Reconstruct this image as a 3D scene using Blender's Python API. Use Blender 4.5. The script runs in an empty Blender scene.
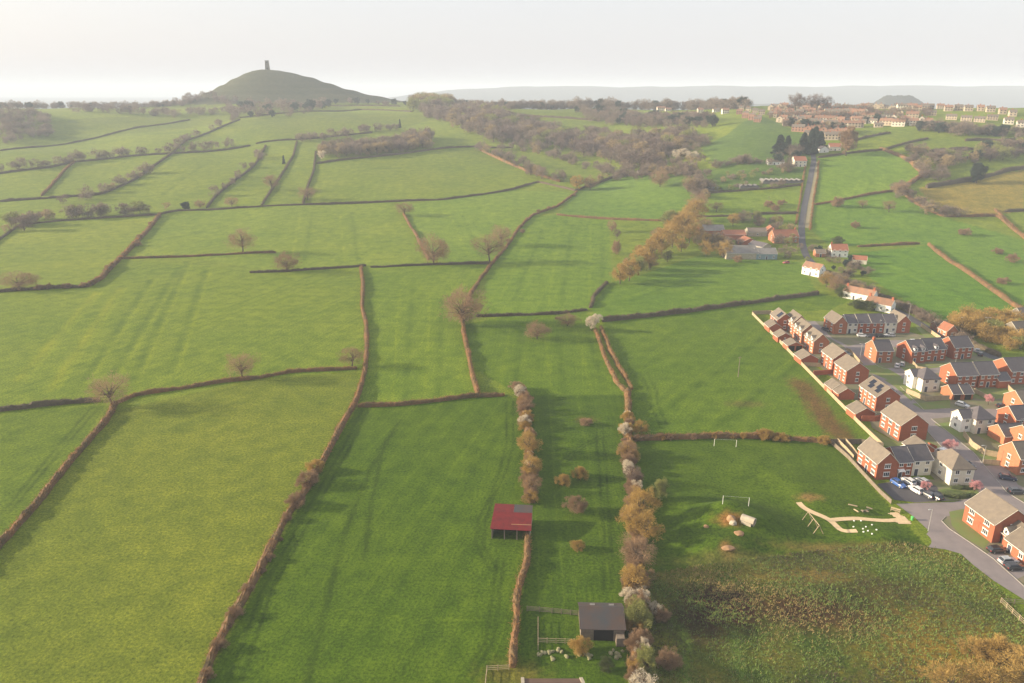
import bpy, math, random
import numpy as np
from math import radians as R, sin, cos, pi, hypot, atan2
rng = np.random.default_rng(7); random.seed(7)
S = bpy.context.scene
C = S.collection
# ---------------- camera, world, sun, exposure ----------------
FPX, CH, HY = 740.0, 100.0, 90.0
TH = math.atan((341.5 - HY) / FPX)
cam = bpy.data.objects.new('camera', bpy.data.cameras.new('camera')); C.objects.link(cam)
cam.location = (0, 0, CH); cam.rotation_euler = (pi / 2 - TH, 0, 0)
cam.data.sensor_width = 36; cam.data.lens = FPX / 1024 * 36
cam.data.clip_start = 1; cam.data.clip_end = 60000
S.camera = cam
SUN_EL, SUN_AZ = 15.0, -87.0          # azimuth from +Y towards +X (the sun stands on the left)
W = bpy.data.worlds.new("World"); S.world = W; W.use_nodes = True
nt = W.node_tree; nt.nodes.clear()
sky = nt.nodes.new('ShaderNodeTexSky'); sky.sky_type = 'NISHITA'; sky.sun_disc = False
sky.sun_elevation = R(SUN_EL); sky.sun_rotation = R(SUN_AZ)
sky.air_density = 1.0; sky.dust_density = 4.0; sky.ozone_density = 1.0
tint = nt.nodes.new('ShaderNodeMix'); tint.data_type = 'RGBA'; tint.inputs[0].default_value = 0.62
nt.links.new(sky.outputs[0], tint.inputs[6]); tint.inputs[7].default_value = (5.6, 5.5, 5.7, 1)
bg = nt.nodes.new('ShaderNodeBackground'); bg.inputs[1].default_value = 0.088
wo = nt.nodes.new('ShaderNodeOutputWorld')
nt.links.new(tint.outputs[2], bg.inputs[0]); nt.links.new(bg.outputs[0], wo.inputs[0])
sl = bpy.data.lights.new('sun', 'SUN'); sl.energy = 4.9; sl.angle = R(0.9); sl.color = (1.0, 0.83, 0.60)
so = bpy.data.objects.new('sun', sl); C.objects.link(so)
az, el = R(SUN_AZ), R(SUN_EL)
from mathutils import Vector, Matrix, noise as mnoise
sdir = Vector((sin(az) * cos(el), cos(az) * cos(el), sin(el)))
so.rotation_euler = sdir.to_track_quat('Z', 'Y').to_euler(); so.location = (-300, 0, 300)
S.view_settings.view_transform = 'Standard'; S.view_settings.look = 'None'
S.view_settings.exposure = 1.18; S.view_settings.gamma = 1; S.view_settings.use_curve_mapping = False
S.render.engine = 'CYCLES'
HAZE_DENSITY = 0.00019

# ---------------- terrain function ----------------
DK = np.array([0, 450, 500, 550, 600, 650, 700, 800, 900, 1000, 1100, 1200, 1300, 1400, 1500, 1700, 2000, 2600, 3500, 40000.])
AC = np.array([-1.0, -0.62, -0.42, -0.30, -0.10, 0.01, 0.09, 0.335, 0.6, 1.0])
TB = {
 'L': [0, 0, 0.5, 1.5, 3, 5.5, 8.5, 18, 26, 24, 32, 44, 53, 60, 63, 55, 30, 0, -10, -10],
 'LM': [0, 0, 1, 2, 4, 7, 11, 21, 30, 36, 43, 50, 58, 64, 67, 64, 40, 0, -10, -10],
 'M': [0, 0, 1, 3, 6, 10, 14, 23, 32, 41, 50, 58, 65, 70, 72, 69, 45, 5, -10, -10],
 'V': [0, 0, 1, 3.5, 8, 11, 14, 22, 30, 42, 55, 66, 70, 67, 55, 30, 0, -10, -10, -10],
 'H': [0, 0, 2, 8, 17, 29, 39, 53, 64, 71, 75, 75, 68, 55, 35, 5, -5, -10, -10, -10],
 'Rr': [0, 0, 2, 9, 19, 30, 41, 60, 72, 76, 76, 70, 55, 35, 15, 0, -8, -10, -10, -10],
}
CT = ['L', 'L', 'LM', 'M', 'M', 'V', 'V', 'H', 'Rr', 'Rr']
NX = 2000
_d = np.linspace(0, 40000, 8001)          # 5 m steps
def _smooth(a, k):
    ker = np.hanning(k + 2)[1:-1]; ker /= ker.sum()
    return np.convolve(np.pad(a, k, mode='edge'), ker, mode='same')[k:-k]
PROF = {k: _smooth(np.interp(_d, DK, v), 17) for k, v in TB.items()}
PR = np.array([PROF[k] for k in CT])
MOUNDS = []          # (x, y, rx, ry, h) small relief of the play park
def TOR(X, Y):
    dx = X + 517.0; dy = Y - 1640.0
    t = np.sqrt((dx / np.where(dx < 0, 190.0, 285.0)) ** 2 + (dy / 150.0) ** 2)
    f = np.interp(t, [0, .12, .3, .5, .7, .9, 1.1, 1.3], [1, .955, .77, .53, .33, .17, .06, 0])
    rip = 1.2 * np.sin(f * 38) * np.clip(f * (1 - f) * 4, 0, 1)
    return 73 * f + rip
def GA(X, Y, x, y, rx, ry, h):
    return h * np.exp(-((X - x) / rx) ** 2 - ((Y - y) / ry) ** 2)
def KNOLL(X, Y):
    k = GA(X, Y, 1235, 2550, 95, 120, 84) + GA(X, Y, 1350, 2600, 80, 110, 60)
    return k + np.clip(k / 20, 0, 1) * (5 * np.sin(X / 9.0) * np.sin(X / 23.0 + Y / 31) + 3 * np.sin(X / 5.3 + Y / 17))
def HT(X, Y):
    X = np.asarray(X, float); Y = np.asarray(Y, float)
    a = X / np.maximum(Y, 50.0)
    di = np.clip(Y / 5.0, 0, 7999.0)
    i0 = np.floor(di).astype(int); f = di - i0; i1 = np.minimum(i0 + 1, 8000)
    ci = np.interp(a, AC, np.arange(len(AC)))
    c0 = np.clip(np.floor(ci).astype(int), 0, len(AC) - 2); g = ci - c0; g = g * g * (3 - 2 * g)
    h0 = PR[c0, i0] * (1 - f) + PR[c0, i1] * f
    h1 = PR[c0 + 1, i0] * (1 - f) + PR[c0 + 1, i1] * f
    h = h0 * (1 - g) + h1 * g
    w = np.clip((Y - 480) / 300, 0, 1)
    h = h + w * (1.6 * np.sin(X / 61 + 1.3) * np.sin(Y / 83) + 0.9 * np.sin(X / 27 + Y / 39))
    h = h + TOR(X, Y)
    # a knoll in the mist, long hills on the horizon
    h = h + KNOLL(X, Y)
    q = 140 * np.exp(-((Y - 7000 + .1 * X) / 550) ** 2) / (1 + np.exp(-(X + 900) / 260.0)) + 25 * np.exp(-((Y - 6000) / 450) ** 2) / (1 + np.exp(-(X - 2300) / 300.0)) + GA(X, Y, 1500, 4300, 900, 260, 40)
    h = h + q * (1 + .03 * np.sin(X / 230.0) + .02 * np.sin(X / 91.0 + 1))
    h = h + GA(X, Y, -820, 1150, 180, 260, 22)
    for m in MOUNDS: h = h + GA(X, Y, *m)
    return h
_t = np.concatenate([np.geomspace(90, 9000, 5000), [12000, 20000]])
def G(px, py):
    """ground point that a sight line through picture point (px,py) meets"""
    u = (px - 512) / FPX; v = (341.5 - py) / FPX
    d = np.array([u, cos(TH) + v * sin(TH), -sin(TH) + v * cos(TH)])
    P = d[None, :] * _t[:, None]; z = CH + P[:, 2]
    e = z - HT(P[:, 0], P[:, 1])
    k = np.argmax(e < 0)
    if e[k] >= 0: k = len(_t) - 1
    k = max(k, 1); s = e[k - 1] / (e[k - 1] - e[k] + 1e-9)
    t = _t[k - 1] * (1 - s) + _t[k] * s
    x, y = d[0] * t, d[1] * t
    if y > 1750 and py > 94:          # the sight line passes over the crest: stay on the crest
        uu = d[0] / d[1]; D_ = np.arange(600, 1560, 5.); r_ = (CH - HT(uu * D_, D_)) / D_; D0 = D_[np.argmin(r_)]; x, y = uu * D0, D0
    return (float(x), float(y), float(HT(x, y)))
def gz(x, y): return float(HT(x, y))
for (px, py, rx, ry, h) in [(716, 522, 6, 5, 2.6), (733, 512, 7, 4, 2.6), (752, 530, 8, 5, 2.4), (706, 545, 5, 7, 2.0), (735, 548, 6, 5, 2.2),
                            (770, 520, 7, 8, 1.3), (800, 490, 8, 7, .9), (690, 500, 9, 5, .7), (826, 506, 6, 5, .6), (880, 537, 7, 4, 1.2), (775, 470, 10, 6, .6)]:
    g_ = G(px, py); MOUNDS.append((g_[0], g_[1], rx, ry, h))

# ---------------- helpers ----------------
def link(o, parent=None):
    C.objects.link(o)
    if parent: o.parent = parent
    return o
def mesh(name, V, F, mats, mi=None, smooth=False):
    me = bpy.data.meshes.new(name)
    V = np.asarray(V, float).reshape(-1, 3)
    me.from_pydata(V.tolist(), [], F.tolist() if hasattr(F, 'tolist') else F)
    for m in (mats if isinstance(mats, (list, tuple)) else [mats]): me.materials.append(m)
    if mi is not None: me.polygons.foreach_set('material_index', np.asarray(mi, np.int32))
    if smooth: me.polygons.foreach_set('use_smooth', [True] * len(me.polygons))
    me.update(); return me
def obj(name, me, parent=None, loc=None, rz=None):
    o = bpy.data.objects.new(name, me)
    if loc is not None: o.location = loc
    if rz is not None: o.rotation_euler = (0, 0, rz)
    return link(o, parent)
def empty(name, loc, rz=0): 
    o = bpy.data.objects.new(name, None); o.location = loc; o.rotation_euler = (0, 0, rz); o.empty_display_size = .5
    return link(o)
def tag(o, label=None, cat=None, group=None, kind=None):
    if label: o['label'] = label
    if cat: o['category'] = cat
    if group: o['group'] = group
    if kind: o['kind'] = kind
    return o
class MB:
    """collects boxes, prisms and tubes into one mesh"""
    def __init__(s): s.V = []; s.F = []; s.M = []
    def add(s, V, F, m=0):
        n = len(s.V); s.V += [tuple(v) for v in V]; s.F += [tuple(i + n for i in f) for f in F]; s.M += [m] * len(F); return s
    def box(s, x0, y0, z0, x1, y1, z1, m=0):
        V = [(x0, y0, z0), (x1, y0, z0), (x1, y1, z0), (x0, y1, z0), (x0, y0, z1), (x1, y0, z1), (x1, y1, z1), (x0, y1, z1)]
        return s.add(V, [(0, 3, 2, 1), (4, 5, 6, 7), (0, 1, 5, 4), (1, 2, 6, 5), (2, 3, 7, 6), (3, 0, 4, 7)], m)
    def tube(s, p, q, r0, r1=None, n=6, m=0):
        r1 = r0 if r1 is None else r1
        p = Vector(p); q = Vector(q); d = (q - p)
        if d.length < 1e-6: return s
        d.normalize(); a = d.orthogonal().normalized(); b = d.cross(a)
        V = [p + (a * cos(2 * pi * i / n) + b * sin(2 * pi * i / n)) * r0 for i in range(n)] + [q + (a * cos(2 * pi * i / n) + b * sin(2 * pi * i / n)) * r1 for i in range(n)]
        return s.add(V, [(i, (i + 1) % n, n + (i + 1) % n, n + i) for i in range(n)] + [tuple(range(n))[::-1], tuple(range(n, 2 * n))], m)
    def slab(s, quad, t, m=0):
        """a sheet of thickness t hanging below the quad"""
        Q = [Vector(q) for q in quad]; nrm = (Q[1] - Q[0]).cross(Q[-1] - Q[0]).normalized()
        if nrm.z < 0: Q.reverse(); nrm = -nrm
        L = [q - nrm * t for q in Q]; n = len(Q)
        return s.add(Q + L, [tuple(range(n)), tuple(range(2 * n - 1, n - 1, -1))] + [(i, n + i, n + (i + 1) % n, (i + 1) % n) for i in range(n)], m)
    def me(s, name, mats, smooth=False): return mesh(name, s.V, s.F, mats, s.M, smooth)

# ---------------- materials ----------------
def newmat(name):
    m = bpy.data.materials.new(name); m.use_nodes = True
    return m, m.node_tree, m.node_tree.nodes['Principled BSDF']
def N(t, k, **kw):
    n = t.nodes.new(k)
    for a, b in kw.items(): setattr(n, a, b)
    return n
def mixc(t, fac, a, b, mode='MIX'):
    n = N(t, 'ShaderNodeMix', data_type='RGBA', blend_type=mode)
    for i, v in ((0, fac), (6, a), (7, b)):
        if hasattr(v, 'is_linked') or isinstance(v, bpy.types.NodeSocket): t.links.new(v, n.inputs[i])
        elif i == 0: n.inputs[0].default_value = v
        else: n.inputs[i].default_value = (*v, 1)
    return n.outputs[2]
def nz(t, vec, scale, detail=3, rough=.6):
    n = N(t, 'ShaderNodeTexNoise'); n.inputs['Scale'].default_value = scale; n.inputs['Detail'].default_value = detail
    n.inputs['Roughness'].default_value = rough
    if vec is not None: t.links.new(vec, n.inputs['Vector'])
    return n.outputs[0]
def ramp(t, s, stops):
    r = N(t, 'ShaderNodeValToRGB'); e = r.color_ramp.elements
    while len(e) < len(stops): e.new(.5)
    for k, (p, c) in enumerate(stops): e[k].position = p; e[k].color = (*c, 1) if len(c) == 3 else c
    t.links.new(s, r.inputs[0]); return r.outputs[0]
def simple(name, col, col2=None, scale=1.0, rough=.85, rnd=0.0, bump=0.0, stripe=None, metal=0, detail=4, spec=.3):
    m, t, b = newmat(name)
    tc = N(t, 'ShaderNodeTexCoord'); vec = tc.outputs['Object']
    f = nz(t, vec, scale, detail)
    f2 = ramp(t, f, [(.3, (0, 0, 0)), (.7, (1, 1, 1))])
    c = mixc(t, f2, col, col2 or tuple(x * .75 for x in col))
    if rnd:
        oi = N(t, 'ShaderNodeObjectInfo')
        mr = N(t, 'ShaderNodeMapRange'); mr.inputs[3].default_value = 1 - rnd; mr.inputs[4].default_value = 1 + rnd
        t.links.new(oi.outputs['Random'], mr.inputs[0])
        vm = N(t, 'ShaderNodeVectorMath', operation='SCALE'); t.links.new(c, vm.inputs[0]); t.links.new(mr.outputs[0], vm.inputs['Scale']); c = vm.outputs[0]
    if stripe:
        wv = N(t, 'ShaderNodeTexWave', bands_direction=stripe[0]); wv.inputs['Scale'].default_value = stripe[1]; wv.inputs['Distortion'].default_value = .4
        t.links.new(vec, wv.inputs['Vector'])
        c = mixc(t, stripe[2], c, wv.outputs[0], 'MULTIPLY')
    t.links.new(c, b.inputs['Base Color'])
    b.inputs['Roughness'].default_value = rough; b.inputs['Metallic'].default_value = metal
    b.inputs['Specular IOR Level'].default_value = spec
    if bump:
        bp = N(t, 'ShaderNodeBump'); bp.inputs['Strength'].default_value = .6; bp.inputs['Distance'].default_value = bump
        t.links.new(f, bp.inputs['Height']); t.links.new(bp.outputs[0], b.inputs['Normal'])
    return m
def leafmat(name, col, col2, rnd=.15, scale=.35):
    m = simple(name, col, col2, scale, rough=.8, rnd=rnd, detail=2, spec=.15)
    t = m.node_tree; b = t.nodes['Principled BSDF']; out = [n for n in t.nodes if n.type == 'OUTPUT_MATERIAL'][0]
    tr = N(t, 'ShaderNodeBsdfTranslucent'); src = b.inputs['Base Color'].links[0].from_socket; t.links.new(src, tr.inputs[0])
    mx = N(t, 'ShaderNodeMixShader'); mx.inputs[0].default_value = .3
    t.links.new(b.outputs[0], mx.inputs[1]); t.links.new(tr.outputs[0], mx.inputs[2]); t.links.new(mx.outputs[0], out.inputs[0])
    return m
def lin(c): return tuple((x / 255 / 12.92) if x <= 10 else ((x / 255 + .055) / 1.055) ** 2.4 for x in c)
M = {}
M['brick'] = simple('red_brick', (.40, .125, .062), (.31, .10, .054), 1.3, rnd=.10, stripe=('Z', 1.6, .12))
M['brick2'] = simple('orange_brick', (.45, .17, .085), (.36, .14, .072), 1.3, rnd=.1, stripe=('Z', 1.6, .12))
M['render'] = simple('cream_render', (.66, .61, .50), (.58, .54, .44), .8, rnd=.04)
M['white'] = simple('white_paint', (.78, .77, .73), (.70, .69, .65), 1.5)
M['roofb'] = simple('brown_roof_tiles', (.20, .165, .125), (.15, .125, .10), .9, rough=.7, rnd=.10, stripe=('X', 1.3, .22))
M['roofbx'] = simple('brown_roof_tiles_x', (.20, .165, .125), (.15, .125, .10), .9, rough=.7, rnd=.10, stripe=('Y', 1.3, .22))
M['roofs'] = simple('dark_slate', (.125, .110, .114), (.09, .082, .088), .9, rough=.6, rnd=.10, stripe=('Y', 1.3, .25))
M['roofo'] = simple('orange_clay_tiles', (.36, .14, .075), (.27, .115, .07), .7, rough=.8, rnd=.10, stripe=('Y', 1.3, .25))
M['roofg'] = simple('grey_sheet_roof', (.24, .23, .21), (.17, .155, .14), .35, rough=.6, rnd=.10, stripe=('X', 1.2, .3))
M['glass'] = simple('window_glass', (.03, .035, .045), rough=.08, spec=.6)
M['door'] = simple('dark_door_paint', (.06, .07, .10), rough=.5)
M['solar'] = simple('solar_cell', (.008, .010, .020), rough=.15, spec=.6)
M['asphalt'] = simple('asphalt', (.24, .205, .195), (.19, .165, .16), .25, rough=.9, bump=.01)
M['asphalt2'] = simple('lane_asphalt', (.085, .085, .095), (.07, .07, .075), .2, rough=.9)
M['paving'] = simple('pavement_slabs', (.20, .165, .115), (.115, .135, .055), .22, rough=.9)
M['kerb'] = simple('kerb_stone', (.36, .33, .29))
M['sand'] = simple('gravel_path', (.62, .47, .28), (.50, .37, .22), 1.2, rough=.95)
M['timber'] = simple('pale_timber', (.42, .33, .21), (.31, .24, .155), 1.5, rough=.85)
M['timberd'] = simple('weathered_timber', (.22, .18, .135), (.15, .12, .09), 1.5, rough=.9)
M['bark'] = simple('bark', (.085, .065, .05), (.055, .045, .036), 2.0, rough=.95)
M['barkg'] = simple('bark_ivy', (.10, .085, .06), (.06, .06, .04), 2.0, rough=.95)
M['bare'] = leafmat('bare_twigs', (.31, .205, .12), (.21, .14, .085))
M['bare2'] = leafmat('purple_twigs', (.19, .14, .115), (.135, .10, .085))
M['gold'] = leafmat('golden_buds', (.42, .275, .08), (.27, .19, .065))
M['lime'] = leafmat('first_leaves', (.26, .27, .085), (.19, .20, .07))
M['blos'] = leafmat('white_blossom', (.64, .57, .45), (.48, .41, .30), rnd=.05)
M['pink'] = leafmat('pink_blossom', (.62, .33, .34), (.52, .27, .28), rnd=.05)
M['conif'] = leafmat('conifer_needles', (.045, .07, .05), (.03, .05, .04))
M['shrub'] = leafmat('evergreen_leaves', (.10, .12, .045), (.07, .09, .035))
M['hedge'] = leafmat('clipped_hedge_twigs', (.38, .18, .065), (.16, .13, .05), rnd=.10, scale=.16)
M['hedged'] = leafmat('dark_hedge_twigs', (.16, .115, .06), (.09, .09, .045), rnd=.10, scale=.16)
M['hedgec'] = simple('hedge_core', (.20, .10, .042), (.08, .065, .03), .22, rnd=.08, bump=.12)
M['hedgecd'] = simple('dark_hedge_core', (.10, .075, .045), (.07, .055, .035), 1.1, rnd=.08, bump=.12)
M['redmetal'] = simple('red_sheet_metal', (.19, .012, .010), (.11, .010, .009), .8, rough=.5, stripe=('X', 2.2, .25))
M['dark'] = simple('dark_interior', (.02, .018, .015))
M['stone'] = simple('pale_stone', (.42, .37, .28), (.30, .26, .20), .9, rough=.9, bump=.05)
M['earth'] = simple('bare_earth', (.33, .20, .10), (.24, .15, .08), 1.2, rough=.95, bump=.05)
M['metal'] = simple('galvanised_steel', (.50, .50, .48), rough=.4, metal=.3)
M['tyre'] = simple('tyre_rubber', (.02, .02, .02), rough=.8)
M['towerst'] = simple('tower_stone', (.20, .17, .13), (.15, .13, .10), .2, rough=.9)
M['darkroof'] = simple('corrugated_grey', (.060, .064, .068), (.10, .062, .045), .28, rough=.6, stripe=('X', 1.5, .35))
M['brownroof'] = simple('rusty_tiles', (.16, .09, .06), (.11, .07, .05), .6, stripe=('X', 1.5, .35))
M['lawn'] = simple('garden_lawn', (.13, .19, .045), (.17, .17, .06), .35)
M['bin'] = simple('green_plastic', (.10, .45, .12), rough=.5)
M['bluep'] = simple('blue_sheet', (.22, .30, .34), rough=.4)
CARC = {'white': (.75, .75, .74), 'black': (.02, .02, .022), 'silver': (.42, .44, .46), 'blue': (.04, .12, .38), 'red': (.42, .05, .04), 'dark grey': (.07, .075, .085), 'navy': (.02, .03, .07)}
for k, v in CARC.items():
    M['car_' + k] = simple('car_paint_' + k.replace(' ', '_'), v, rough=.28, spec=.5)
    M['car_' + k].node_tree.nodes['Principled BSDF'].inputs['Coat Weight'].default_value = .5
M['lamp_red'] = simple('red_lens', (.4, .02, .02), rough=.2)
M['lamp_w'] = simple('clear_lens', (.7, .7, .68), rough=.15)

# ---------------- ground ----------------
KG = 0.69   # reflectance of the grass colours below
FIELDS = [  # (picture polygon, colour, direction of the mowing lines in degrees, stripe weight)
 ([(0, 683), (0, 545), (34, 510), (70, 463), (110, 412), (256, 379), (358, 370), (356, 402), (323, 462), (276, 540), (205, 683)], (117, 132, 40), 60, .3),
 ([(0, 540), (0, 412), (108, 402), (70, 460), (32, 510)], (104, 128, 33), 62, 1),
 ([(0, 412), (0, 292), (87, 287), (120, 259), (278, 272), (361, 267), (367, 370), (256, 379), (115, 405)], (118, 140, 39), 70, .8),
 ([(0, 292), (0, 239), (20, 225), (160, 215), (132, 248), (87, 287)], (128, 146, 46), 10, .5),
 ([(160, 215), (256, 207), (388, 202), (428, 262), (361, 267), (278, 272), (187, 257), (120, 259)], (124, 146, 47), 80, .5),
 ([(366, 268), (431, 265), (491, 264), (473, 290), (463, 325), (477, 397), (358, 407), (367, 350)], (112, 138, 36), 85, .6),
 ([(403, 205), (512, 190), (577, 192), (519, 228), (491, 264), (428, 260)], (118, 145, 49), 40, .5),
 ([(358, 407), (506, 395), (521, 400), (530, 520), (514, 668), (508, 683), (205, 683), (323, 462)], (84, 112, 20), 75, 1),
 ([(476, 370), (463, 325), (512, 315), (587, 312), (612, 370), (626, 400), (520, 395)], (98, 126, 28), 85, .6),
 ([(520, 395), (626, 395), (632, 620), (628, 683), (515, 683), (528, 533)], (78, 106, 20), 89, 1),
 ([(491, 264), (508, 245), (532, 216), (557, 215), (610, 219), (612, 280), (590, 308), (512, 315), (476, 317)], (110, 140, 41), 80, .5),
 ([(590, 308), (612, 282), (640, 275), (700, 255), (800, 262), (818, 294), (667, 315), (602, 322)], (102, 134, 38), 20, .5),
 ([(602, 322), (768, 301), (822, 294), (850, 300), (830, 310), (752, 313), (884, 448), (768, 438), (634, 440), (626, 385)], (96, 124, 29), 60, .6),
 ([(634, 440), (768, 438), (832, 442), (868, 482), (925, 545), (860, 552), (760, 555), (700, 570), (640, 575)], (80, 106, 20), 15, .2),
 ([(577, 192), (617, 176), (690, 170), (700, 200), (650, 222), (557, 215)], (106, 138, 49), 30, .3),
 ([(700, 150), (760, 115), (815, 140), (803, 180), (700, 195), (640, 176), (720, 168)], (94, 122, 50), 70, .3),
 ([(700, 195), (800, 190), (800, 225), (700, 228)], (118, 144, 49), 0, .3),
 ([(818, 157), (885, 151), (908, 160), (923, 175), (893, 191), (815, 205)], (118, 150, 47), 30, .2),
 ([(812, 230), (815, 205), (893, 191), (943, 217), (1024, 240), (1024, 320), (1008, 302), (928, 245), (830, 246)], (106, 142, 43), 30, .3),
 ([(840, 255), (928, 245), (1008, 302), (1020, 330), (940, 322), (880, 285)], (100, 140, 38), 50, .3),
 ([(918, 188), (1024, 170), (1024, 212), (943, 217)], (150, 138, 64), 10, .2),
]
def pip(X, Y, poly):
    ins = np.zeros(X.shape, bool); n = len(poly); j = n - 1
    for i in range(n):
        xi, yi = poly[i]; xj, yj = poly[j]
        c = ((yi > Y) != (yj > Y)) & (X < (xj - xi) * (Y - yi) / (yj - yi + 1e-12) + xi)
        ins ^= c; j = i
    return ins
def dense(pts, step=25):
    out = []
    for a, b in zip(pts, pts[1:] + pts[:1]):
        n = max(1, int(hypot(b[0] - a[0], b[1] - a[1]) / step))
        for k in range(n): out.append((a[0] + (b[0] - a[0]) * k / n, a[1] + (b[1] - a[1]) * k / n))
    return out
nc, nr = 800, 900
aa = np.linspace(-1.0, 1.0, nc); dd = np.geomspace(75, 12000, nr)
Yg = np.repeat(dd[:, None], nc, 1); Xg = aa[None, :] * (dd[:, None] + 70)
Zg = HT(Xg, Yg)
col = np.empty(Xg.shape + (3,)); st = np.zeros(Xg.shape); sw = np.zeros(Xg.shape)
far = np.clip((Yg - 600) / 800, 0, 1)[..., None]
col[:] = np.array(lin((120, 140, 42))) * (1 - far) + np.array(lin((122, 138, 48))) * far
f3 = np.clip((Yg - 2600) / 1200, 0, 1)[..., None]; col = col * (1 - f3) + np.array(lin((66, 74, 72))) * f3  # far ground greyed towards a woodland tone, mist painted into its colour
# patchwork of the unfenced distance
pn = np.sin(Xg / 90 + 1.7 * np.sin(Yg / 140)) * np.sin(Yg / 120 + 1.3 * np.sin(Xg / 160))
col *= (1 + .12 * np.sign(pn) * np.clip((Yg - 900) / 300, 0, 1))[..., None]
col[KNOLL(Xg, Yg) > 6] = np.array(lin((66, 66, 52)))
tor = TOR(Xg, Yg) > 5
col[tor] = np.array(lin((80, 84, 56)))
for poly, c, ang, wgt in FIELDS:
    wp = [G(*p)[:2] for p in dense(poly)]
    k = pip(Xg, Yg, wp)
    col[k] = np.array(lin(c)); A = R(ang); st[k] = (Xg[k] * sin(A) - Yg[k] * cos(A)); sw[k] = wgt
def patch(px, py, rx, ry, c, amt):
    x, y, _ = G(px, py)
    global col
    w = np.exp(-((Xg - x) / rx) ** 2 - ((Yg - y) / ry) ** 2)
    w = np.clip(w * 1.6 - .25 + .25 * np.sin(Xg * 1.7 + 2 * np.sin(Yg * .9)) * np.sin(Yg * 1.3), 0, 1)[..., None] * amt
    col = col * (1 - w) + np.array(lin(c)) * w
# bare earth along the estate fence, brambles and tussocks in the rough ground
for (px, py) in [(802, 386), (812, 398), (820, 410), (828, 422), (840, 434)]: patch(px, py, 4.5, 8, (112, 84, 52), .8)
rough = [G(*p)[:2] for p in dense([(640, 575), (700, 565), (800, 552), (905, 540), (925, 545), (945, 551), (962, 556), (975, 567), (1010, 598), (1030, 625), (1060, 690), (1060, 760), (650, 760)])]
kr = pip(Xg, Yg, rough)
rn = .5 + .5 * np.sin(Xg / 3.1 + 2 * np.sin(Yg / 4.3)) * np.sin(Yg / 3.7 + 1.5 * np.sin(Xg / 5.1))
c1 = np.array(lin((108, 108, 42))); c2 = np.array(lin((72, 94, 30)))
col[kr] = (c1 * rn[..., None] + c2 * (1 - rn[..., None]))[kr]
patch(720, 605, 8, 7, (58, 46, 30), .8); patch(700, 625, 5, 6, (58, 46, 30), .7); patch(830, 600, 10, 7, (72, 58, 34), .55); patch(890, 590, 9, 5, (70, 58, 36), .5)
patch(810, 497, 3.2, 1.8, (150, 122, 72), .9); patch(728, 551, 2, 2.6, (150, 110, 66), .9); patch(730, 519, 3.5, 2.2, (156, 112, 64), .9)
for k_, (a_, b_) in enumerate([(726, 585), (729, 600), (728, 612), (731, 625), (735, 640), (738, 655), (741, 672), (700, 590), (686, 640), (684, 660), (686, 680)]): patch(a_, b_, 1.0, 3.2, (104, 128, 50), .9)
patch(722, 606, 10, 8, (58, 36, 26), 1.0); patch(800, 610, 9, 6, (70, 48, 30), .9); patch(860, 618, 12, 5, (66, 50, 32), .7); patch(800, 575, 12, 3, (132, 112, 60), .7); patch(900, 565, 9, 4, (96, 122, 46), .6)
patch(512, 675, 6, 4, (120, 108, 52), .6); patch(745, 404, 7, 3, (104, 96, 56), .6)
patch(586, 420, 3.5, 2.5, (112, 96, 56), .7)
patch(975, 665, 18, 14, (150, 124, 50), .9); patch(760, 560, 22, 2.5, (120, 118, 60), .7); patch(840, 548, 16, 2.0, (130, 112, 62), .7)
def track(pts, w, k, dash=0):
    """worn or lush wheel line across a field"""
    P = [G(*p)[:2] for p in pts]; D = np.full(Xg.shape, 1e9)
    for (x0, y0), (x1, y1) in zip(P, P[1:]):
        bx = (Xg > min(x0, x1) - 5) & (Xg < max(x0, x1) + 5) & (Yg > min(y0, y1) - 5) & (Yg < max(y0, y1) + 5)
        X, Y = Xg[bx], Yg[bx]; L2 = (x1 - x0) ** 2 + (y1 - y0) ** 2 + 1e-9
        s_ = np.clip(((X - x0) * (x1 - x0) + (Y - y0) * (y1 - y0)) / L2, 0, 1)
        D[bx] = np.minimum(D[bx], np.hypot(X - x0 - s_ * (x1 - x0), Y - y0 - s_ * (y1 - y0)))
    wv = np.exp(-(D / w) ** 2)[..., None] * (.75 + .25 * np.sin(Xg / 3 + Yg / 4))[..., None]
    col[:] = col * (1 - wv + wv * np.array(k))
LT, DK_ = (.50, .56, .55), (.52, .58, .56)
for off in (0, 7):
    track([(362 + off, 410), (347 + off, 440), (330 + off, 470), (300 + off * 1.2, 523), (262 + off * 1.4, 590), (228 + off * 1.8, 683)], .5, LT)
    track([(506 + off, 402), (507 + off, 440), (500 + off, 470), (490 + off * .5, 498), (478 + off, 520), (476 + off, 545), (490 + off, 570)], .45, LT)
    track([(497 + off, 560), (492 + off, 600), (486 + off, 640), (462 + off, 683)], .45, LT)
    track([(98 - off, 408), (60 - off, 452), (22 - off, 498), (-20 - off, 545)], .5, LT)
    track([(640 + off, 372), (649 + off, 390), (652 + off, 408), (660 + off, 424)], .5, DK_)
    track([(560 + off, 462), (580 + off * .8, 446), (600 + off, 436)], .4, LT)
    track([(596 + off, 430), (600 + off, 480), (604 + off, 540), (604 + off, 590)], .45, DK_)
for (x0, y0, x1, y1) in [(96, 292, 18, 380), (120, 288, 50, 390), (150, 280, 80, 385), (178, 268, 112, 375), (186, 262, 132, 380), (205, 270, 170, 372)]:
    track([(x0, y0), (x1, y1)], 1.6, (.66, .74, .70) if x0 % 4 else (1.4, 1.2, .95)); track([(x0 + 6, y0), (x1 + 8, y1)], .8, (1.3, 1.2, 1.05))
track([(400, 420), (370, 470), (350, 520), (335, 570), (318, 640), (306, 690)], .9, DK_); track([(385, 440), (372, 500), (364, 560)], .7, DK_); track([(330, 610), (400, 618), (505, 621)], .35, (1.3, 1.2, 1.1))
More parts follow.
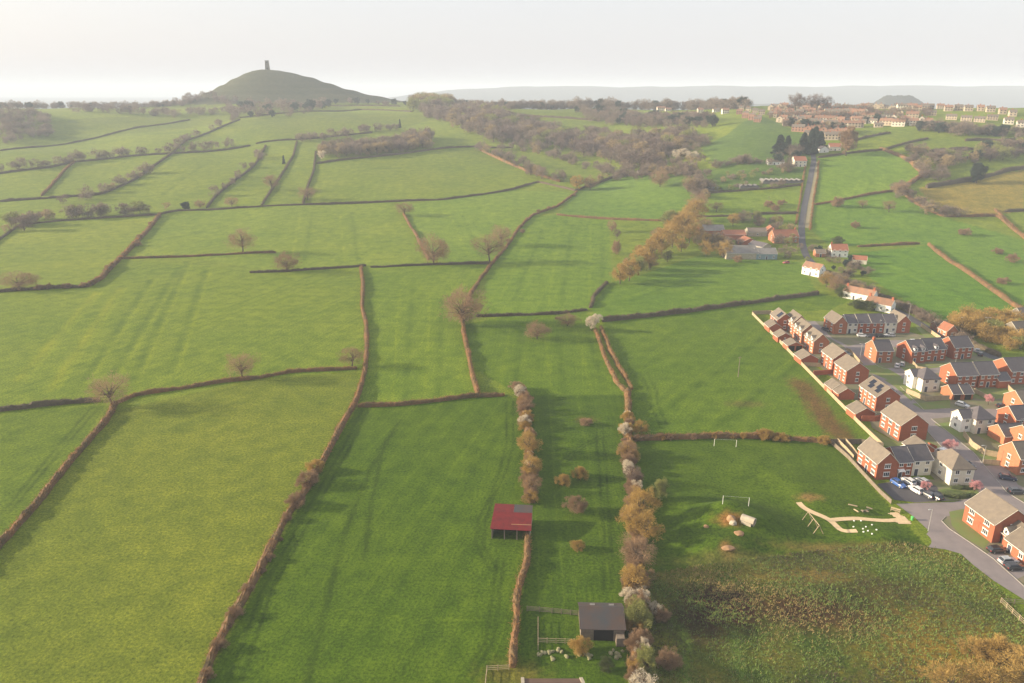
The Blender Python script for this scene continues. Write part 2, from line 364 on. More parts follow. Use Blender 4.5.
for (x0, y0, x1, y1) in [(510, 330, 500, 390), (545, 335, 552, 392), (575, 330, 592, 390), (430, 300, 425, 398), (400, 290, 392, 400), (150, 240, 255, 215), (300, 215, 290, 265), (340, 212, 345, 262), (450, 215, 470, 258), (530, 230, 500, 300), (560, 225, 548, 305), (590, 225, 590, 300), (100, 190, 160, 165), (150, 195, 200, 160), (350, 170, 500, 160), (640, 420, 760, 330), (700, 430, 790, 360), (860, 180, 850, 200), (880, 260, 980, 310), (620, 300, 700, 270)]:
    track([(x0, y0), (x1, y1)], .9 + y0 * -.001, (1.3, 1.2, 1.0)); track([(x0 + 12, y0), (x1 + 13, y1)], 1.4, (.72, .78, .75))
me = bpy.data.meshes.new('ground')
V = np.stack([Xg, Yg, Zg], -1).reshape(-1, 3); idx = np.arange(nr * nc).reshape(nr, nc)
Q = np.stack([idx[:-1, :-1], idx[:-1, 1:], idx[1:, 1:], idx[1:, :-1]], -1).reshape(-1, 4)
me.vertices.add(len(V)); me.vertices.foreach_set('co', V.ravel().astype(np.float32))
me.loops.add(Q.size); me.loops.foreach_set('vertex_index', Q.ravel().astype(np.int32))
me.polygons.add(len(Q)); me.polygons.foreach_set('loop_start', (np.arange(len(Q)) * 4).astype(np.int32))
me.update(calc_edges=True); me.validate()
me.polygons.foreach_set('use_smooth', [True] * len(me.polygons))
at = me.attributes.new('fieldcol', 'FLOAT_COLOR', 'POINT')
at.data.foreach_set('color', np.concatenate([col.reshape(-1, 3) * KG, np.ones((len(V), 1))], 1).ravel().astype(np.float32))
for nm, arr in (('stripe', st), ('stripew', sw)):
    a_ = me.attributes.new(nm, 'FLOAT', 'POINT'); a_.data.foreach_set('value', arr.ravel().astype(np.float32))
m, t, b = newmat('field_grass')
tc = N(t, 'ShaderNodeTexCoord'); vec = tc.outputs['Object']
ac = N(t, 'ShaderNodeAttribute', attribute_name='fieldcol'); as_ = N(t, 'ShaderNodeAttribute', attribute_name='stripe'); aw = N(t, 'ShaderNodeAttribute', attribute_name='stripew')
n1 = nz(t, vec, .018, 4, .6); n2 = nz(t, vec, .16, 5, .65); n3 = nz(t, vec, 1.5, 5, .85)
c = mixc(t, 1.0, ac.outputs['Color'], ramp(t, n1, [(.3, (.84, .90, .87)), (.7, (1.16, 1.09, 1.08))]), 'MULTIPLY')
c = mixc(t, 1.0, c, ramp(t, n2, [(.30, (.70, .76, .72)), (.70, (1.28, 1.20, 1.22))]), 'MULTIPLY')
c = mixc(t, 1.0, c, ramp(t, n3, [(.34, (.36, .42, .40)), (.66, (1.62, 1.52, 1.48))]), 'MULTIPLY')
cx = N(t, 'ShaderNodeCombineXYZ'); t.links.new(as_.outputs['Fac'], cx.inputs[0])
ds = nz(t, vec, .05, 2); 
ml = N(t, 'ShaderNodeMath', operation='MULTIPLY_ADD'); t.links.new(ds, ml.inputs[0]); ml.inputs[1].default_value = 3.0; t.links.new(as_.outputs['Fac'], ml.inputs[2])
t.links.new(ml.outputs[0], cx.inputs[0])
n4 = nz(t, cx.outputs[0], .28, 5, .9)
cs = mixc(t, 1.0, c, ramp(t, n4, [(.36, (.70, .78, .72)), (.64, (1.28, 1.19, 1.2))]), 'MULTIPLY')
c = mixc(t, aw.outputs['Fac'], c, cs)
t.links.new(c, b.inputs['Base Color']); b.inputs['Roughness'].default_value = .95; b.inputs['Specular IOR Level'].default_value = .1
bp = N(t, 'ShaderNodeBump'); bp.inputs['Strength'].default_value = .7; bp.inputs['Distance'].default_value = .14
n5 = nz(t, vec, .8, 5, .7); t.links.new(n5, bp.inputs['Height']); t.links.new(bp.outputs[0], b.inputs['Normal'])
M['grass'] = m
me.materials.append(m)
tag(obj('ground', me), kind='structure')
# ---------------- haze ----------------
def make_haze():
    mb = MB().box(-15000, -300, -12.5, 15000, 15000, 186); 
    m = bpy.data.materials.new('haze_air'); m.use_nodes = True; t = m.node_tree; t.nodes.clear()
    v = N(t, 'ShaderNodeVolumePrincipled'); v.inputs['Color'].default_value = (.76, .87, 1.0, 1)
    v.inputs['Density'].default_value = HAZE_DENSITY; v.inputs['Anisotropy'].default_value = .0
    o = N(t, 'ShaderNodeOutputMaterial'); t.links.new(v.outputs[0], o.inputs['Volume'])
    tag(obj('haze', mb.me('haze', m)), kind='stuff')
make_haze()

# ---------------- roads and paths ----------------
def ribbon(name, pts, w, mat, lift=.12, kind='structure', step=4.0, thick=None):
    W_ = [Vector(G(*p)) for p in pts]; P = []
    for a, b_ in zip(W_, W_[1:]):
        n = max(1, int((b_ - a).length / step))
        P += [a.lerp(b_, k / n) for k in range(n)]
    P.append(W_[-1]); 
    for _ in range(3): P = [P[0]] + [(P[i - 1] + P[i] * 2 + P[i + 1]) / 4 for i in range(1, len(P) - 1)] + [P[-1]]
    V = []; F = []
    for i, p in enumerate(P):
        d = (P[min(i + 1, len(P) - 1)] - P[max(i - 1, 0)]); d.z = 0; d.normalize(); nrm = Vector((-d.y, d.x, 0))
        for s_ in (-1, -.33, .33, 1):
            q = p + nrm * (w / 2 * s_); V.append((q.x, q.y, max(gz(q.x, q.y), gz(p.x, p.y)) + lift))
    for i in range(len(P) - 1):
        for k in range(3): F.append((i * 4 + k, i * 4 + k + 1, i * 4 + k + 5, i * 4 + k + 4))
    o = obj(name, mesh(name, V, F, mat)); tag(o, kind=kind); return o
def sheet(name, pts, mat, z, kind='structure', thick=0.0):
    P = [G(*p) for p in pts]
    V = [(p[0], p[1], z) for p in P]; n = len(V)
    if thick: 
        mb = MB(); mb.slab(V, thick); me_ = mb.me(name, mat)
    else:
        ar = sum(V[i][0] * V[(i + 1) % n][1] - V[(i + 1) % n][0] * V[i][1] for i in range(n))
        me_ = mesh(name, V, [tuple(range(n)) if ar > 0 else tuple(range(n))[::-1]], mat)
    import bmesh
    bm_ = bmesh.new(); bm_.from_mesh(me_); bmesh.ops.triangulate(bm_, faces=bm_.faces[:]); bm_.to_mesh(me_); bm_.free()
    return tag(obj(name, me_), kind=kind)
ribbon('country_lane', [(812, 150), (814, 160), (809, 185), (804.5, 205), (801.5, 225), (802, 242), (806, 256), (815, 266), (829, 276), (845, 287), (862, 295), (880, 302), (902, 313), (925, 327), (950, 341), (978, 352), (1006, 362), (1030, 371), (1060, 384)], 4.4, M['asphalt2'], .14)
ribbon('verge', [(816.5, 162), (813, 185), (809.5, 205), (807, 228)], 4.0, simple('dry_verge', (.27, .22, .13), (.20, .19, .10), .3), .10)
# estate ground: driveways/gardens base, streets, pavements
Z0 = .05
sheet('estate_paving', [(783, 319), (830, 322), (905, 331), (960, 345), (1010, 362), (1060, 372), (1120, 470), (1200, 640), (1100, 640), (1024, 588), (993, 560.5), (967, 544.4), (942.5, 525), (940, 517), (955, 507), (968, 500), (915, 503), (893, 498), (878, 484), (912, 478), (935, 480), (900, 444), (872, 428), (868, 415), (850, 395), (825, 372), (812, 358), (790, 340), (772, 330)], M['paving'], Z0 + .02)
sheet('street', [(800, 324), (815, 321), (832, 338), (848, 346), (878, 341), (920, 339.5), (925, 345), (895, 347), (862, 352), (877, 366), (884, 369), (1000, 361), (1003, 366), (960, 371), (905, 376), (900, 387), (924, 410.5), (950, 409), (1021, 409), (1040, 417), (953, 417), (931, 419), (948.6, 433), (973, 452.7), (1007, 493), (1030, 507), (1100, 540), (1100, 556), (1040, 525), (1010, 517), (985, 512), (960, 514), (945, 517), (941, 521), (949, 529), (967, 541), (993, 559), (1024, 587), (1080, 625), (1080, 645), (1024, 600), (993, 580.5), (973, 565), (960.8, 554), (945, 549.5), (930, 547.5), (919.5, 543.2), (924, 537), (929, 531), (915, 518), (896, 504), (912, 503.5), (955, 502), (975, 497), (980, 490), (966, 474), (948, 454), (930, 434), (914, 415), (890, 391), (868, 370), (843, 346), (824, 335)], M['asphalt'], Z0 + .026)
sheet('car_park', [(877, 484), (912, 480.5), (936, 486), (946, 500.5), (915, 502.5), (894, 500)], simple('parking_tarmac', (.085, .08, .085), (.065, .06, .065), .3), Z0 + .032)
sheet('car_park', [(985, 466), (1006, 466), (1018, 485), (1040, 495), (1012, 495), (1000, 484)], M['asphalt'], Z0 + .03)
sheet('driveway', [(994, 548), (1006, 556), (1030, 573), (1016, 580), (985, 556)], M['asphalt'], Z0 + .03)
LAWNS = [[(860, 366), (868, 372), (896, 383), (902, 377), (890, 370), (879, 365)], [(884, 380), (905, 378.5), (920, 381), (922, 393), (911, 401), (895, 387)],
 [(934, 424), (962, 421), (970, 436), (975, 447), (962, 440)], [(968, 447), (1010, 452), (1016, 463), (985, 462)], [(912, 404), (950, 400), (950, 408), (922, 409.5)],
 [(898, 366), (945, 363), (975, 361), (1005, 358), (1005, 361), (905, 371)], [(958, 391), (1008, 388), (1018, 397), (985, 400), (962, 396)],
 [(857, 422), (897, 443), (928, 440), (946, 452), (925, 452), (905, 449), (884, 446)], [(816, 378), (832, 388), (845, 393), (836, 400)], [(950, 488), (975, 489), (983, 497), (950, 500), (937, 490)],
 [(949, 512), (964, 509), (967, 523), (990, 541), (984, 549), (962, 537), (952, 526)], [(925, 443), (942, 456), (952, 470), (941, 470), (930, 455)], [(800, 362), (815, 366), (823, 372), (818, 378)],
 [(960, 425), (1003, 426), (1000, 445), (985, 440)], [(924, 321), (958, 338), (985, 352), (975, 356), (950, 352), (925, 338), (915, 326)], [(980, 357), (1010, 364), (1050, 376), (1050, 384), (1008, 378), (997, 365)]]
for k, p in enumerate(LAWNS): sheet('lawn', p, M['lawn'], Z0 + .036 + .004 * (k % 3))
def kerb(pts, w=.15, h=.13):
    P = [G(*p) for p in pts]; mb = MB()
    for a, b_ in zip(P, P[1:]):
        d = Vector((b_[0] - a[0], b_[1] - a[1], 0)).normalized(); n = Vector((-d.y, d.x, 0)) * w
        mb.slab([(a[0], a[1], Z0 + h), (b_[0], b_[1], Z0 + h), (b_[0] + n.x, b_[1] + n.y, Z0 + h), (a[0] + n.x, a[1] + n.y, Z0 + h)], .14)
    tag(obj('kerb', mb.me('kerb', M['kerb'])), kind='structure')
kerb([(945, 517), (941, 521), (949, 529), (967, 541), (993, 559), (1024, 587)]); kerb([(900, 387), (924, 410.5), (950, 409)]); kerb([(931, 419), (948.6, 433), (973, 452.7), (1007, 493), (1030, 507)])
kerb([(980, 490), (966, 474), (948, 454), (930, 434), (914, 415), (890, 391)]); kerb([(862, 352), (877, 366), (884, 369), (960, 364)])
def relief_sheet(name, poly, mat, lift=.05, n=60, kind='structure'):
    P = [G(*p)[:2] for p in dense(poly, 4)]; xs = [p[0] for p in P]; ys = [p[1] for p in P]
    x0, x1, y0, y1 = min(xs), max(xs), min(ys), max(ys); s_ = .35
    gx = np.arange(x0, x1 + s_, s_); gy = np.arange(y0, y1 + s_, s_); X, Y = np.meshgrid(gx, gy)
    jx = X + .12 * np.sin(Y * 3.1); k = pip(jx, Y, P); Z = HT(X, Y) + lift
    idn = np.arange(X.size).reshape(X.shape); F = []
    c_ = k[:-1, :-1] & k[1:, 1:] & k[1:, :-1] & k[:-1, 1:]
    Q_ = np.stack([idn[:-1, :-1], idn[:-1, 1:], idn[1:, 1:], idn[1:, :-1]], -1)[c_]
    used, inv = np.unique(Q_, return_inverse=True); VV = np.stack([X.ravel(), Y.ravel(), Z.ravel()], -1)[used]
    return tag(obj(name, mesh(name, VV, inv.reshape(-1, 4), mat)), kind=kind)
ribbon('gravel_path', [(798.5, 502.5), (803, 508), (813, 513), (824, 517), (832, 521), (836, 526), (842, 531.5), (857, 531)], 1.5, M['sand'], .07, step=.8)
ribbon('gravel_path', [(830, 520.5), (842, 519.2), (858, 518.5), (872, 520), (886, 521), (898, 520)], 1.5, M['sand'], .075, step=.8)
relief_sheet('gravel_path', [(886, 513), (896, 511.5), (905, 517), (914, 524.5), (900, 524.8), (893, 521), (895, 518)], M['sand'], .08)

# ---------------- hedges ----------------
def hedge(pts, label, w=2.2, h=1.7, dark=False, tw=42, wob=.5, group='hedges between the fields', color=None):
    W_ = [Vector(G(*p)) for p in pts]; P = []; w *= .66; h *= .88; step = .7 if W_[0].y < 420 else 1.8
    for a, b_ in zip(W_, W_[1:]):
        n = max(1, int((b_ - a).length / step)); P += [a.lerp(b_, k / n) for k in range(n)]
    P.append(W_[-1]); n = len(P)
    for _ in range(10): P = [P[0]] + [(P[i - 1] + P[i] * 2 + P[i + 1]) / 4 for i in range(1, n - 1)] + [P[-1]]
    prof = [(-.50, 0), (-.47, .35), (-.38, .74), (-.2, .88), (0, .92), (.2, .88), (.38, .74), (.47, .35), (.50, 0)]; m_ = len(prof)
    V = []; S1 = rng.random() * 50
    for i, p in enumerate(P):
        d = (P[min(i + 1, n - 1)] - P[max(i - 1, 0)]); d.z = 0; d = d.normalized() if d.length > 0 else Vector((1, 0, 0)); nr_ = Vector((-d.y, d.x, 0))
        hh = h * (1 + .4 * mnoise.noise((i * .08, S1, 0)) + .34 * mnoise.noise((i * .33, S1, 3))); ww = w * (1 + .45 * mnoise.noise((i * .16, S1, 7)))
        off = wob * mnoise.noise((i * .06, S1, 9)) 
        if i in (0, n - 1): hh *= .75; ww *= .7
        for k, (a, z) in enumerate(prof):
            j = .09 * rng.standard_normal(3) * (1 if 0 < k < m_ - 1 else .3)
            q = p + nr_ * (a * ww + off); V.append((q.x + j[0], q.y + j[1], gz(q.x, q.y) - .15 + z * hh + (j[2] if z > 0 else 0)))
    F = [(i * m_ + k, i * m_ + k + 1, (i + 1) * m_ + k + 1, (i + 1) * m_ + k) for i in range(n - 1) for k in range(m_ - 1)]
    F += [tuple(range(m_)), tuple(range((n - 1) * m_, n * m_))[::-1]]
    MI = [0] * len(F)
    Va = np.array(V); near = W_[0].y < 600
    nt_ = int(n * step * (tw if near else tw * .45)); sz = 1.0 if near else 1.7
    ii = rng.integers(0, n, nt_); kk = rng.integers(1, m_ - 1, nt_); base = Va[ii * m_ + kk] + rng.standard_normal((nt_, 3)) * .25
    cen = np.array([tuple(p) for p in P])[ii]; out = base - cen; out[:, 2] += .2; out /= np.linalg.norm(out, axis=1)[:, None] + 1e-6
    dr = out + rng.standard_normal((nt_, 3)) * .6; dr /= np.linalg.norm(dr, axis=1)[:, None]
    L = rng.uniform(.2, .62, nt_)[:, None] * sz; sd = np.cross(dr, rng.standard_normal((nt_, 3))); sd /= np.linalg.norm(sd, axis=1)[:, None]
    T = np.stack([base - dr * .1 + sd * .05 * sz, base - dr * .1 - sd * .05 * sz, base + dr * L], 1).reshape(-1, 3)
    b0 = len(V); V = np.concatenate([Va, T]); F += [(b0 + 3 * k, b0 + 3 * k + 1, b0 + 3 * k + 2) for k in range(nt_)]; MI += [1] * nt_
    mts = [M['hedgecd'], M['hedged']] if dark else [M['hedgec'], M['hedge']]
    if color: mts = color
    o = obj('hedge', mesh('hedge', V, F, mts, MI)); tag(o, label, 'hedge', group); return o
HG = [
 ([(361, 267), (363, 287), (362, 310), (366, 325), (367, 350), (366, 370), (356, 402), (341, 427), (323, 462), (301, 500), (288, 513), (276, 540), (256, 578), (235, 613), (217, 643), (204, 684), (196, 705)], 'long rust brown hedge curving from the mid field junction down to the lower left foreground', 2.4, 1.8, 0),
 ([(115, 404), (108, 419), (70, 463), (32, 510), (0, 546), (-30, 580)], 'dark brown hedge running diagonally off the left edge below the lone twiggy tree', 2.4, 2.0, 0),
 ([(-30, 415), (0, 411), (50, 405), (100, 401)], 'short dark hedge reaching the left edge just left of the lone twiggy tree', 2.6, 2.2, 1),
 ([(117, 404), (135, 396), (225, 382), (256, 379), (293, 372), (357, 369)], 'thin brown hedge above the yellowish foreground field, from lone tree to long curving hedge', 2.0, 1.6, 0),
 ([(358, 407), (406, 405), (476, 397), (504, 395.5)], 'straight rust hedge along the top of the dark green field with the red shed', 2.0, 1.6, 0),
 ([(478, 397), (472, 372), (463, 327), (461, 315), (473, 290), (491, 265), (508, 245), (519, 228), (532, 216), (557, 207), (577, 192)], 'winding brown hedge climbing past the round bare tree in mid picture', 2.4, 1.9, 0),
 ([(476, 317), (512, 315.5), (557, 314), (587, 310)], 'low dark hedge between the round bare tree and the white blossom tree', 2.0, 1.6, 1),
 ([(590, 308), (595, 295), (607, 283)], 'short dark hedge linking the white blossom tree to the golden willows', 2.4, 2.0, 1),
 ([(602, 321.5), (667, 315), (768, 301), (818, 294)], 'thick dark hedge sweeping from the blossom tree to the estate', 3.0, 2.5, 1),
 ([(595, 330), (604, 357), (617, 384), (625, 392)], 'left half of the double rust hedge below the white blossom tree', 1.8, 1.8, 0),
 ([(601, 328), (610, 352), (625, 378), (632, 390)], 'right half of the double rust hedge below the white blossom tree', 1.8, 1.8, 0),
 ([(628, 392), (628, 420), (629, 455), (634, 500), (636, 540), (636, 600), (637, 640), (634, 690)], 'tall overgrown hedge under the golden trees right of the grey barn', 3.0, 2.4, 0),
 ([(520, 392), (523, 412), (529, 440), (530, 480), (531, 503)], 'overgrown hedge with blossom leading down to the red roofed shed', 2.6, 2.4, 0),
 ([(528, 536), (526, 563), (517, 598), (514, 640), (513, 668)], 'trimmed pale brown hedge running below the red roofed shed', 2.2, 1.9, 0),
 ([(634, 440), (712, 437), (768, 438), (795, 440), (832, 443)], 'brown hedge along the top of the play field with the goals', 2.4, 1.9, 0),
 ([(250, 273), (278, 272), (356, 267), (366, 266)], 'thin dark hedge ending at the top of the long curving hedge', 2.0, 1.7, 1),
 ([(371, 267.5), (431, 265), (471, 264), (491, 264)], 'thin dark hedge joining the two bushy bare trees above the mid fields', 2.0, 1.7, 1),
 ([(403, 214), (416, 235), (429, 260)], 'short slanting hedge between two bare trees one above the other', 2.4, 1.8, 0),
 ([(120, 259), (187, 257), (256, 253), (276, 253)], 'thin hedge under the spreading oak in the left mid field', 2.2, 1.7, 0),
 ([(160, 215), (150, 228), (132, 248), (120, 259), (100, 280), (87, 287)], 'ragged hedge slanting down left of the spreading oak field', 3.2, 2.6, 0),
 ([(87, 287), (50, 288.5), (0, 292), (-30, 294)], 'dark hedge reaching the left edge under the wide flat topped tree', 2.6, 2.1, 1),
 ([(-30, 262), (0, 239), (20, 225), (62, 221), (140, 216), (160, 215), (175, 211), (212, 210), (256, 207), (343, 204), (388, 202), (443, 200), (481, 195), (512, 190), (537, 182), (550, 185), (575, 191)], 'very long dark hedge crossing the whole left hillside above the oak field', 2.4, 2.0, 1),
 ([(207, 208), (217, 195), (250, 170), (256, 164), (266, 146)], 'hedge climbing the hillside left of the narrow strip fields', 3.0, 2.4, 1),
 ([(256, 144), (266, 142), (298, 140)], 'short dark hedge capping the narrow strip fields', 2.6, 2.2, 1),
 ([(297, 142), (293, 157), (278, 180), (262, 205)], 'curved hedge between two narrow strip fields on the hillside', 2.6, 2.2, 1),
 ([(316, 152), (314, 170), (308, 186), (303, 204)], 'hedge with bare trees on the right side of the narrow strip fields', 2.6, 2.2, 1),
 ([(0, 202), (42, 199), (100, 195), (135, 180), (172, 154), (185, 141), (240, 120)], 'dark hedge zigzagging up the far left slope', 3.2, 2.6, 1),
 ([(42, 196), (52, 185), (67, 168), (75, 162)], 'short hedge with pinkish scrub on the far left slope', 3.0, 2.6, 0),
 ([(-20, 176), (0, 174), (50, 168), (75, 162), (125, 157), (172, 154), (250, 146)], 'tree lined hedge across the far left slope', 3.0, 2.6, 1),
 ([(0, 151), (38, 147), (105, 136), (142, 127), (190, 120)], 'thin hedge along the crest in front of the shaded far left field', 2.6, 2.2, 1),
 ([(317, 164), (345, 160), (385, 156), (432, 150), (470, 147), (512, 148)], 'dark hedge under the long copse in the upper middle', 3.0, 2.6, 1),
 ([(298, 140), (340, 136), (372, 133)], 'hedge at the foot of the wide field under the tower hill', 3.0, 2.6, 1),
 ([(240, 118), (300, 112), (360, 110), (412, 112)], 'second thin hedge from the top below the tower hill', 2.6, 2.2, 1),
 ([(284, 106), (330, 105.5), (400, 106.5)], 'thin hedge nearest the foot of the tower hill', 2.6, 2.2, 1),
 ([(575, 191), (594, 185), (617, 176), (647, 175), (687, 170)], 'shadowed hedge from the brown trees to the bottom of the wooded valley', 3.0, 2.6, 1),
 ([(557, 215), (600, 219), (662, 221)], 'thin rust hedge leading right to the golden willows', 2.4, 1.8, 0),
 ([(480, 150), (500, 160), (528, 172), (560, 182)], 'scrubby hedge curving down from the valley wood', 3.2, 3.0, 0),
 ([(694, 217), (727, 216.5), (768, 214), (798, 214)], 'dark hedge across the small field left of the lane', 2.4, 2.0, 1),
 ([(700, 194), (740, 191), (778, 188), (801, 185)], 'hedge below the allotments left of the lane', 2.4, 2.0, 1),
 ([(819, 161), (817, 180), (813.5, 200), (810, 230)], 'brown roadside hedge right of the straight lane', 1.6, 1.3, 0),
 ([(806, 160), (803, 180), (799, 205), (796, 224)], 'low roadside hedge left of the straight lane', 1.4, 1.1, 0),
 ([(815, 205), (868, 195), (893, 191)], 'hedge between two bright fields right of the straight lane', 2.4, 2.0, 0),
 ([(898, 190), (918, 205), (943, 217), (998, 216), (1013, 230), (1040, 246)], 'rust hedge bending round the pale olive field on the right', 3.0, 2.4, 0),
 ([(1005, 212), (1024, 211), (1050, 211)], 'short dark hedge at the right edge by the olive field', 3.0, 2.4, 1),
 ([(880, 149), (908, 160), (923, 175), (900, 190)], 'broad brown scrubby hedge below the town', 5.0, 3.0, 0),
 ([(885, 150), (928, 139)], 'upper right dark hedge slanting below the town terrace', 3.0, 2.4, 1),
 ([(855, 141), (890, 133)], 'short dark hedge beside the tall brown poplar', 3.0, 2.4, 1),
 ([(818, 158), (850, 153), (885, 150)], 'hedge along the top of the bright field by the poplar', 2.6, 2.2, 1),
 ([(926, 188), (950, 184), (975, 180), (1008, 171), (1030, 168)], 'thick dark hedge along the top of the olive field', 5.0, 4.0, 1),
 ([(858, 247), (890, 245.5), (919, 244)], 'short hedge by the white house with the orange roof', 2.4, 1.9, 0),
 ([(928, 245), (958, 267), (985, 285), (1010, 303), (1030, 316)], 'straight broad rust hedge running down to the right edge', 3.2, 2.4, 0),
 ([(826, 273), (850, 286), (872, 294), (900, 305), (925, 318), (950, 334), (975, 347), (1000, 357)], 'dark unkempt hedge on the far side of the lane behind the estate', 3.6, 2.6, 1),
 ([(995, 210), (1010, 224), (1024, 238), (1040, 252)], 'rust hedge crossing the far right corner field', 3.0, 2.2, 0),
 ([(520, 116), (560, 118), (600, 121)], 'dark hedge below the small crest field in the upper middle', 3.4, 3.2, 1),
 ([(930, 152), (955, 150), (975, 150)], 'dark hedge in the small fields below the cream terrace', 3.4, 3.0, 1),
 ([(940, 163), (960, 160), (990, 155)], 'lower dark hedge in the small fields below the cream terrace', 3.4, 3.0, 1),
 ([(965, 141), (990, 140), (1024, 144)], 'dark hedge right of the small fields under the town end', 3.4, 3.0, 1),
]
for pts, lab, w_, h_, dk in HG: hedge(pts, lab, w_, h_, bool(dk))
hedge([(951, 488.5), (962, 489.5), (976, 489)], 'clipped green and russet hedge in front of the cream hipped house', 1.6, 1.3, True, 20, .1, 'garden hedges', [M['shrub'], M['shrub']])
hedge([(944, 496), (958, 499), (975, 496)], 'low clipped green hedge along the side road by the cream hipped house', 2.0, 1.1, True, 20, .1, 'garden hedges', [M['shrub'], M['shrub']])

# ---------------- trees ----------------
def tri_cloud(base, dr, L, wd):
    n = len(base); sd = np.cross(dr, rng.standard_normal((n, 3))); sd /= np.linalg.norm(sd, axis=1)[:, None] + 1e-9
    wd = np.broadcast_to(np.asarray(wd, float).reshape(-1, 1), (n, 1))
    return np.stack([base + sd * wd, base - sd * wd, base + dr * L[:, None]], 1).reshape(-1, 3)
def tree_proto(name, mat, bark, rad=.36, trunk=.28, ncl=60, ntw=55, cl=.20, L=(.035, .09), wd=.006, low=.2, flat=.85, conic=False, stems=1):
    """trunk with limbs and a crown of twig faces, for a tree of height 1"""
    mb = MB(); tips = []
    cz = low + (1 - low) * .52; rz_ = (1 - low) * .5
    for k in range(ncl):
        v = rng.standard_normal(3); v /= np.linalg.norm(v); r = rng.uniform(.45, .93) ** .8
        if conic:
            zz = rng.uniform(low, .97); a_ = rng.uniform(0, 2 * pi); rr_ = rad * (1 - (zz - low) / (1 - low)) ** .8 * rng.uniform(.5, 1)
            tips.append((cos(a_) * rr_, sin(a_) * rr_, zz))
        else:
            lump = 1 + .65 * mnoise.noise((v[0] * 1.7 + ncl, v[1] * 1.7 + rad * 9, v[2] * 1.7))
            tips.append((v[0] * rad * r * lump, v[1] * rad * r * lump, cz + v[2] * rz_ * r * lump * flat))
    tips = np.array(tips)
    tr_ = .022 if not conic else .018
    if stems == 1:
        bend = rng.standard_normal(2) * .02
        top = (bend[0], bend[1], max(trunk, low + .1)); mb.tube((0, 0, -.03), top, tr_ * 1.3, tr_, 7)
        mb.tube(top, (bend[0] * 2, bend[1] * 2, .72 if not conic else .97), tr_, .005, 6)
        roots = [top] * 9
    else:
        roots = []
        for k in range(stems):
            a_ = 2 * pi * k / stems; e = (cos(a_) * rad * .35, sin(a_) * rad * .35, .3); mb.tube((cos(a_) * .03, sin(a_) * .03, -.03), e, .014, .009, 5); roots.append(e)
    sel = tips[rng.choice(len(tips), min(len(tips), 34), replace=False)]
    for k, p in enumerate(sel):
        q = roots[k % len(roots)]; z0 = q[2] + (0 if stems > 1 else rng.uniform(-.02, .25) * (p[2] > q[2] + .1))
        s_ = (q[0], q[1], min(z0, p[2])); mid = ((s_[0] + p[0]) / 2 + rng.normal() * .02, (s_[1] + p[1]) / 2 + rng.normal() * .02, (s_[2] * .45 + p[2] * .55) + .02)
        mb.tube(s_, mid, .009, .006, 4); mb.tube(mid, tuple(p), .006, .002, 3)
    trunk_me = mb.me(name + '_trunk', bark)
    B = []; D = []
    for p in tips:
        sc = cl * rad / .36 * rng.uniform(.6, 1.25); n = int(ntw * rng.uniform(.7, 1.3))
        v = rng.standard_normal((n, 3)); v /= np.linalg.norm(v, axis=1)[:, None]; r = rng.random(n)[:, None] ** .45
        b_ = p + v * r * sc * np.array([.5, .5, .42]); ax = p - np.array([0, 0, cz]); ax = ax / (np.linalg.norm(ax) + 1e-6)
        d_ = v * .7 + ax * .6 + rng.standard_normal((n, 3)) * .45 + np.array([0, 0, .25]); d_ /= np.linalg.norm(d_, axis=1)[:, None]
        B.append(b_); D.append(d_)
    B = np.concatenate(B); D = np.concatenate(D); B[:, 2] = np.maximum(B[:, 2], .02)
    T = tri_cloud(B, D, rng.uniform(L[0], L[1], len(B)), rng.uniform(.6, 1.3, len(B)) * wd)
    crown_me = mesh(name + '_crown', T, np.arange(len(T)).reshape(-1, 3), mat)
    return trunk_me, crown_me
PT = {}
def protos(k, n, *a, **kw): PT[k] = [tree_proto(k, *a, **kw) for _ in range(n)]
protos('bare', 4, M['bare'], M['bark'], .54, .22, 80, 48, .21, (.04, .12), .0036, .14)
protos('bare2', 3, M['bare2'], M['bark'], .44, .25, 70, 52, .20, (.03, .10), .0042, .18)
protos('round', 3, M['bare'], M['bark'], .54, .12, 85, 66, .21, (.04, .11), .0044, .03)
protos('gold', 5, M['gold'], M['barkg'], .46, .2, 70, 66, .19, (.03, .10), .0062, .04)
protos('lime', 2, M['lime'], M['barkg'], .44, .2, 80, 110, .20, (.03, .075), .0075, .06)
protos('blos', 3, M['blos'], M['bark'], .44, .2, 46, 75, .20, (.03, .08), .011, .08)
protos('pink', 2, M['pink'], M['bark'], .42, .25, 45, 70, .20, (.03, .08), .014, .25)
protos('conif', 2, M['conif'], M['bark'], .34, .1, 120, 110, .17, (.03, .07), .012, .04, conic=True)
protos('yew', 2, M['conif'], M['bark'], .42, .1, 90, 130, .20, (.03, .07), .013, .04)
protos('shrub', 2, M['shrub'], M['bark'], .55, .1, 60, 110, .22, (.03, .08), .014, .02, stems=4)
protos('thorn', 3, M['bare'], M['bark'], .60, .1, 60, 120, .22, (.04, .12), .0085, .02, stems=5)
protos('goldbush', 2, M['gold'], M['barkg'], .60, .1, 60, 120, .22, (.04, .10), .011, .02, stems=5)
protos('poplar', 1, M['bare'], M['bark'], .30, .15, 90, 130, .18, (.03, .08), .006, .05)
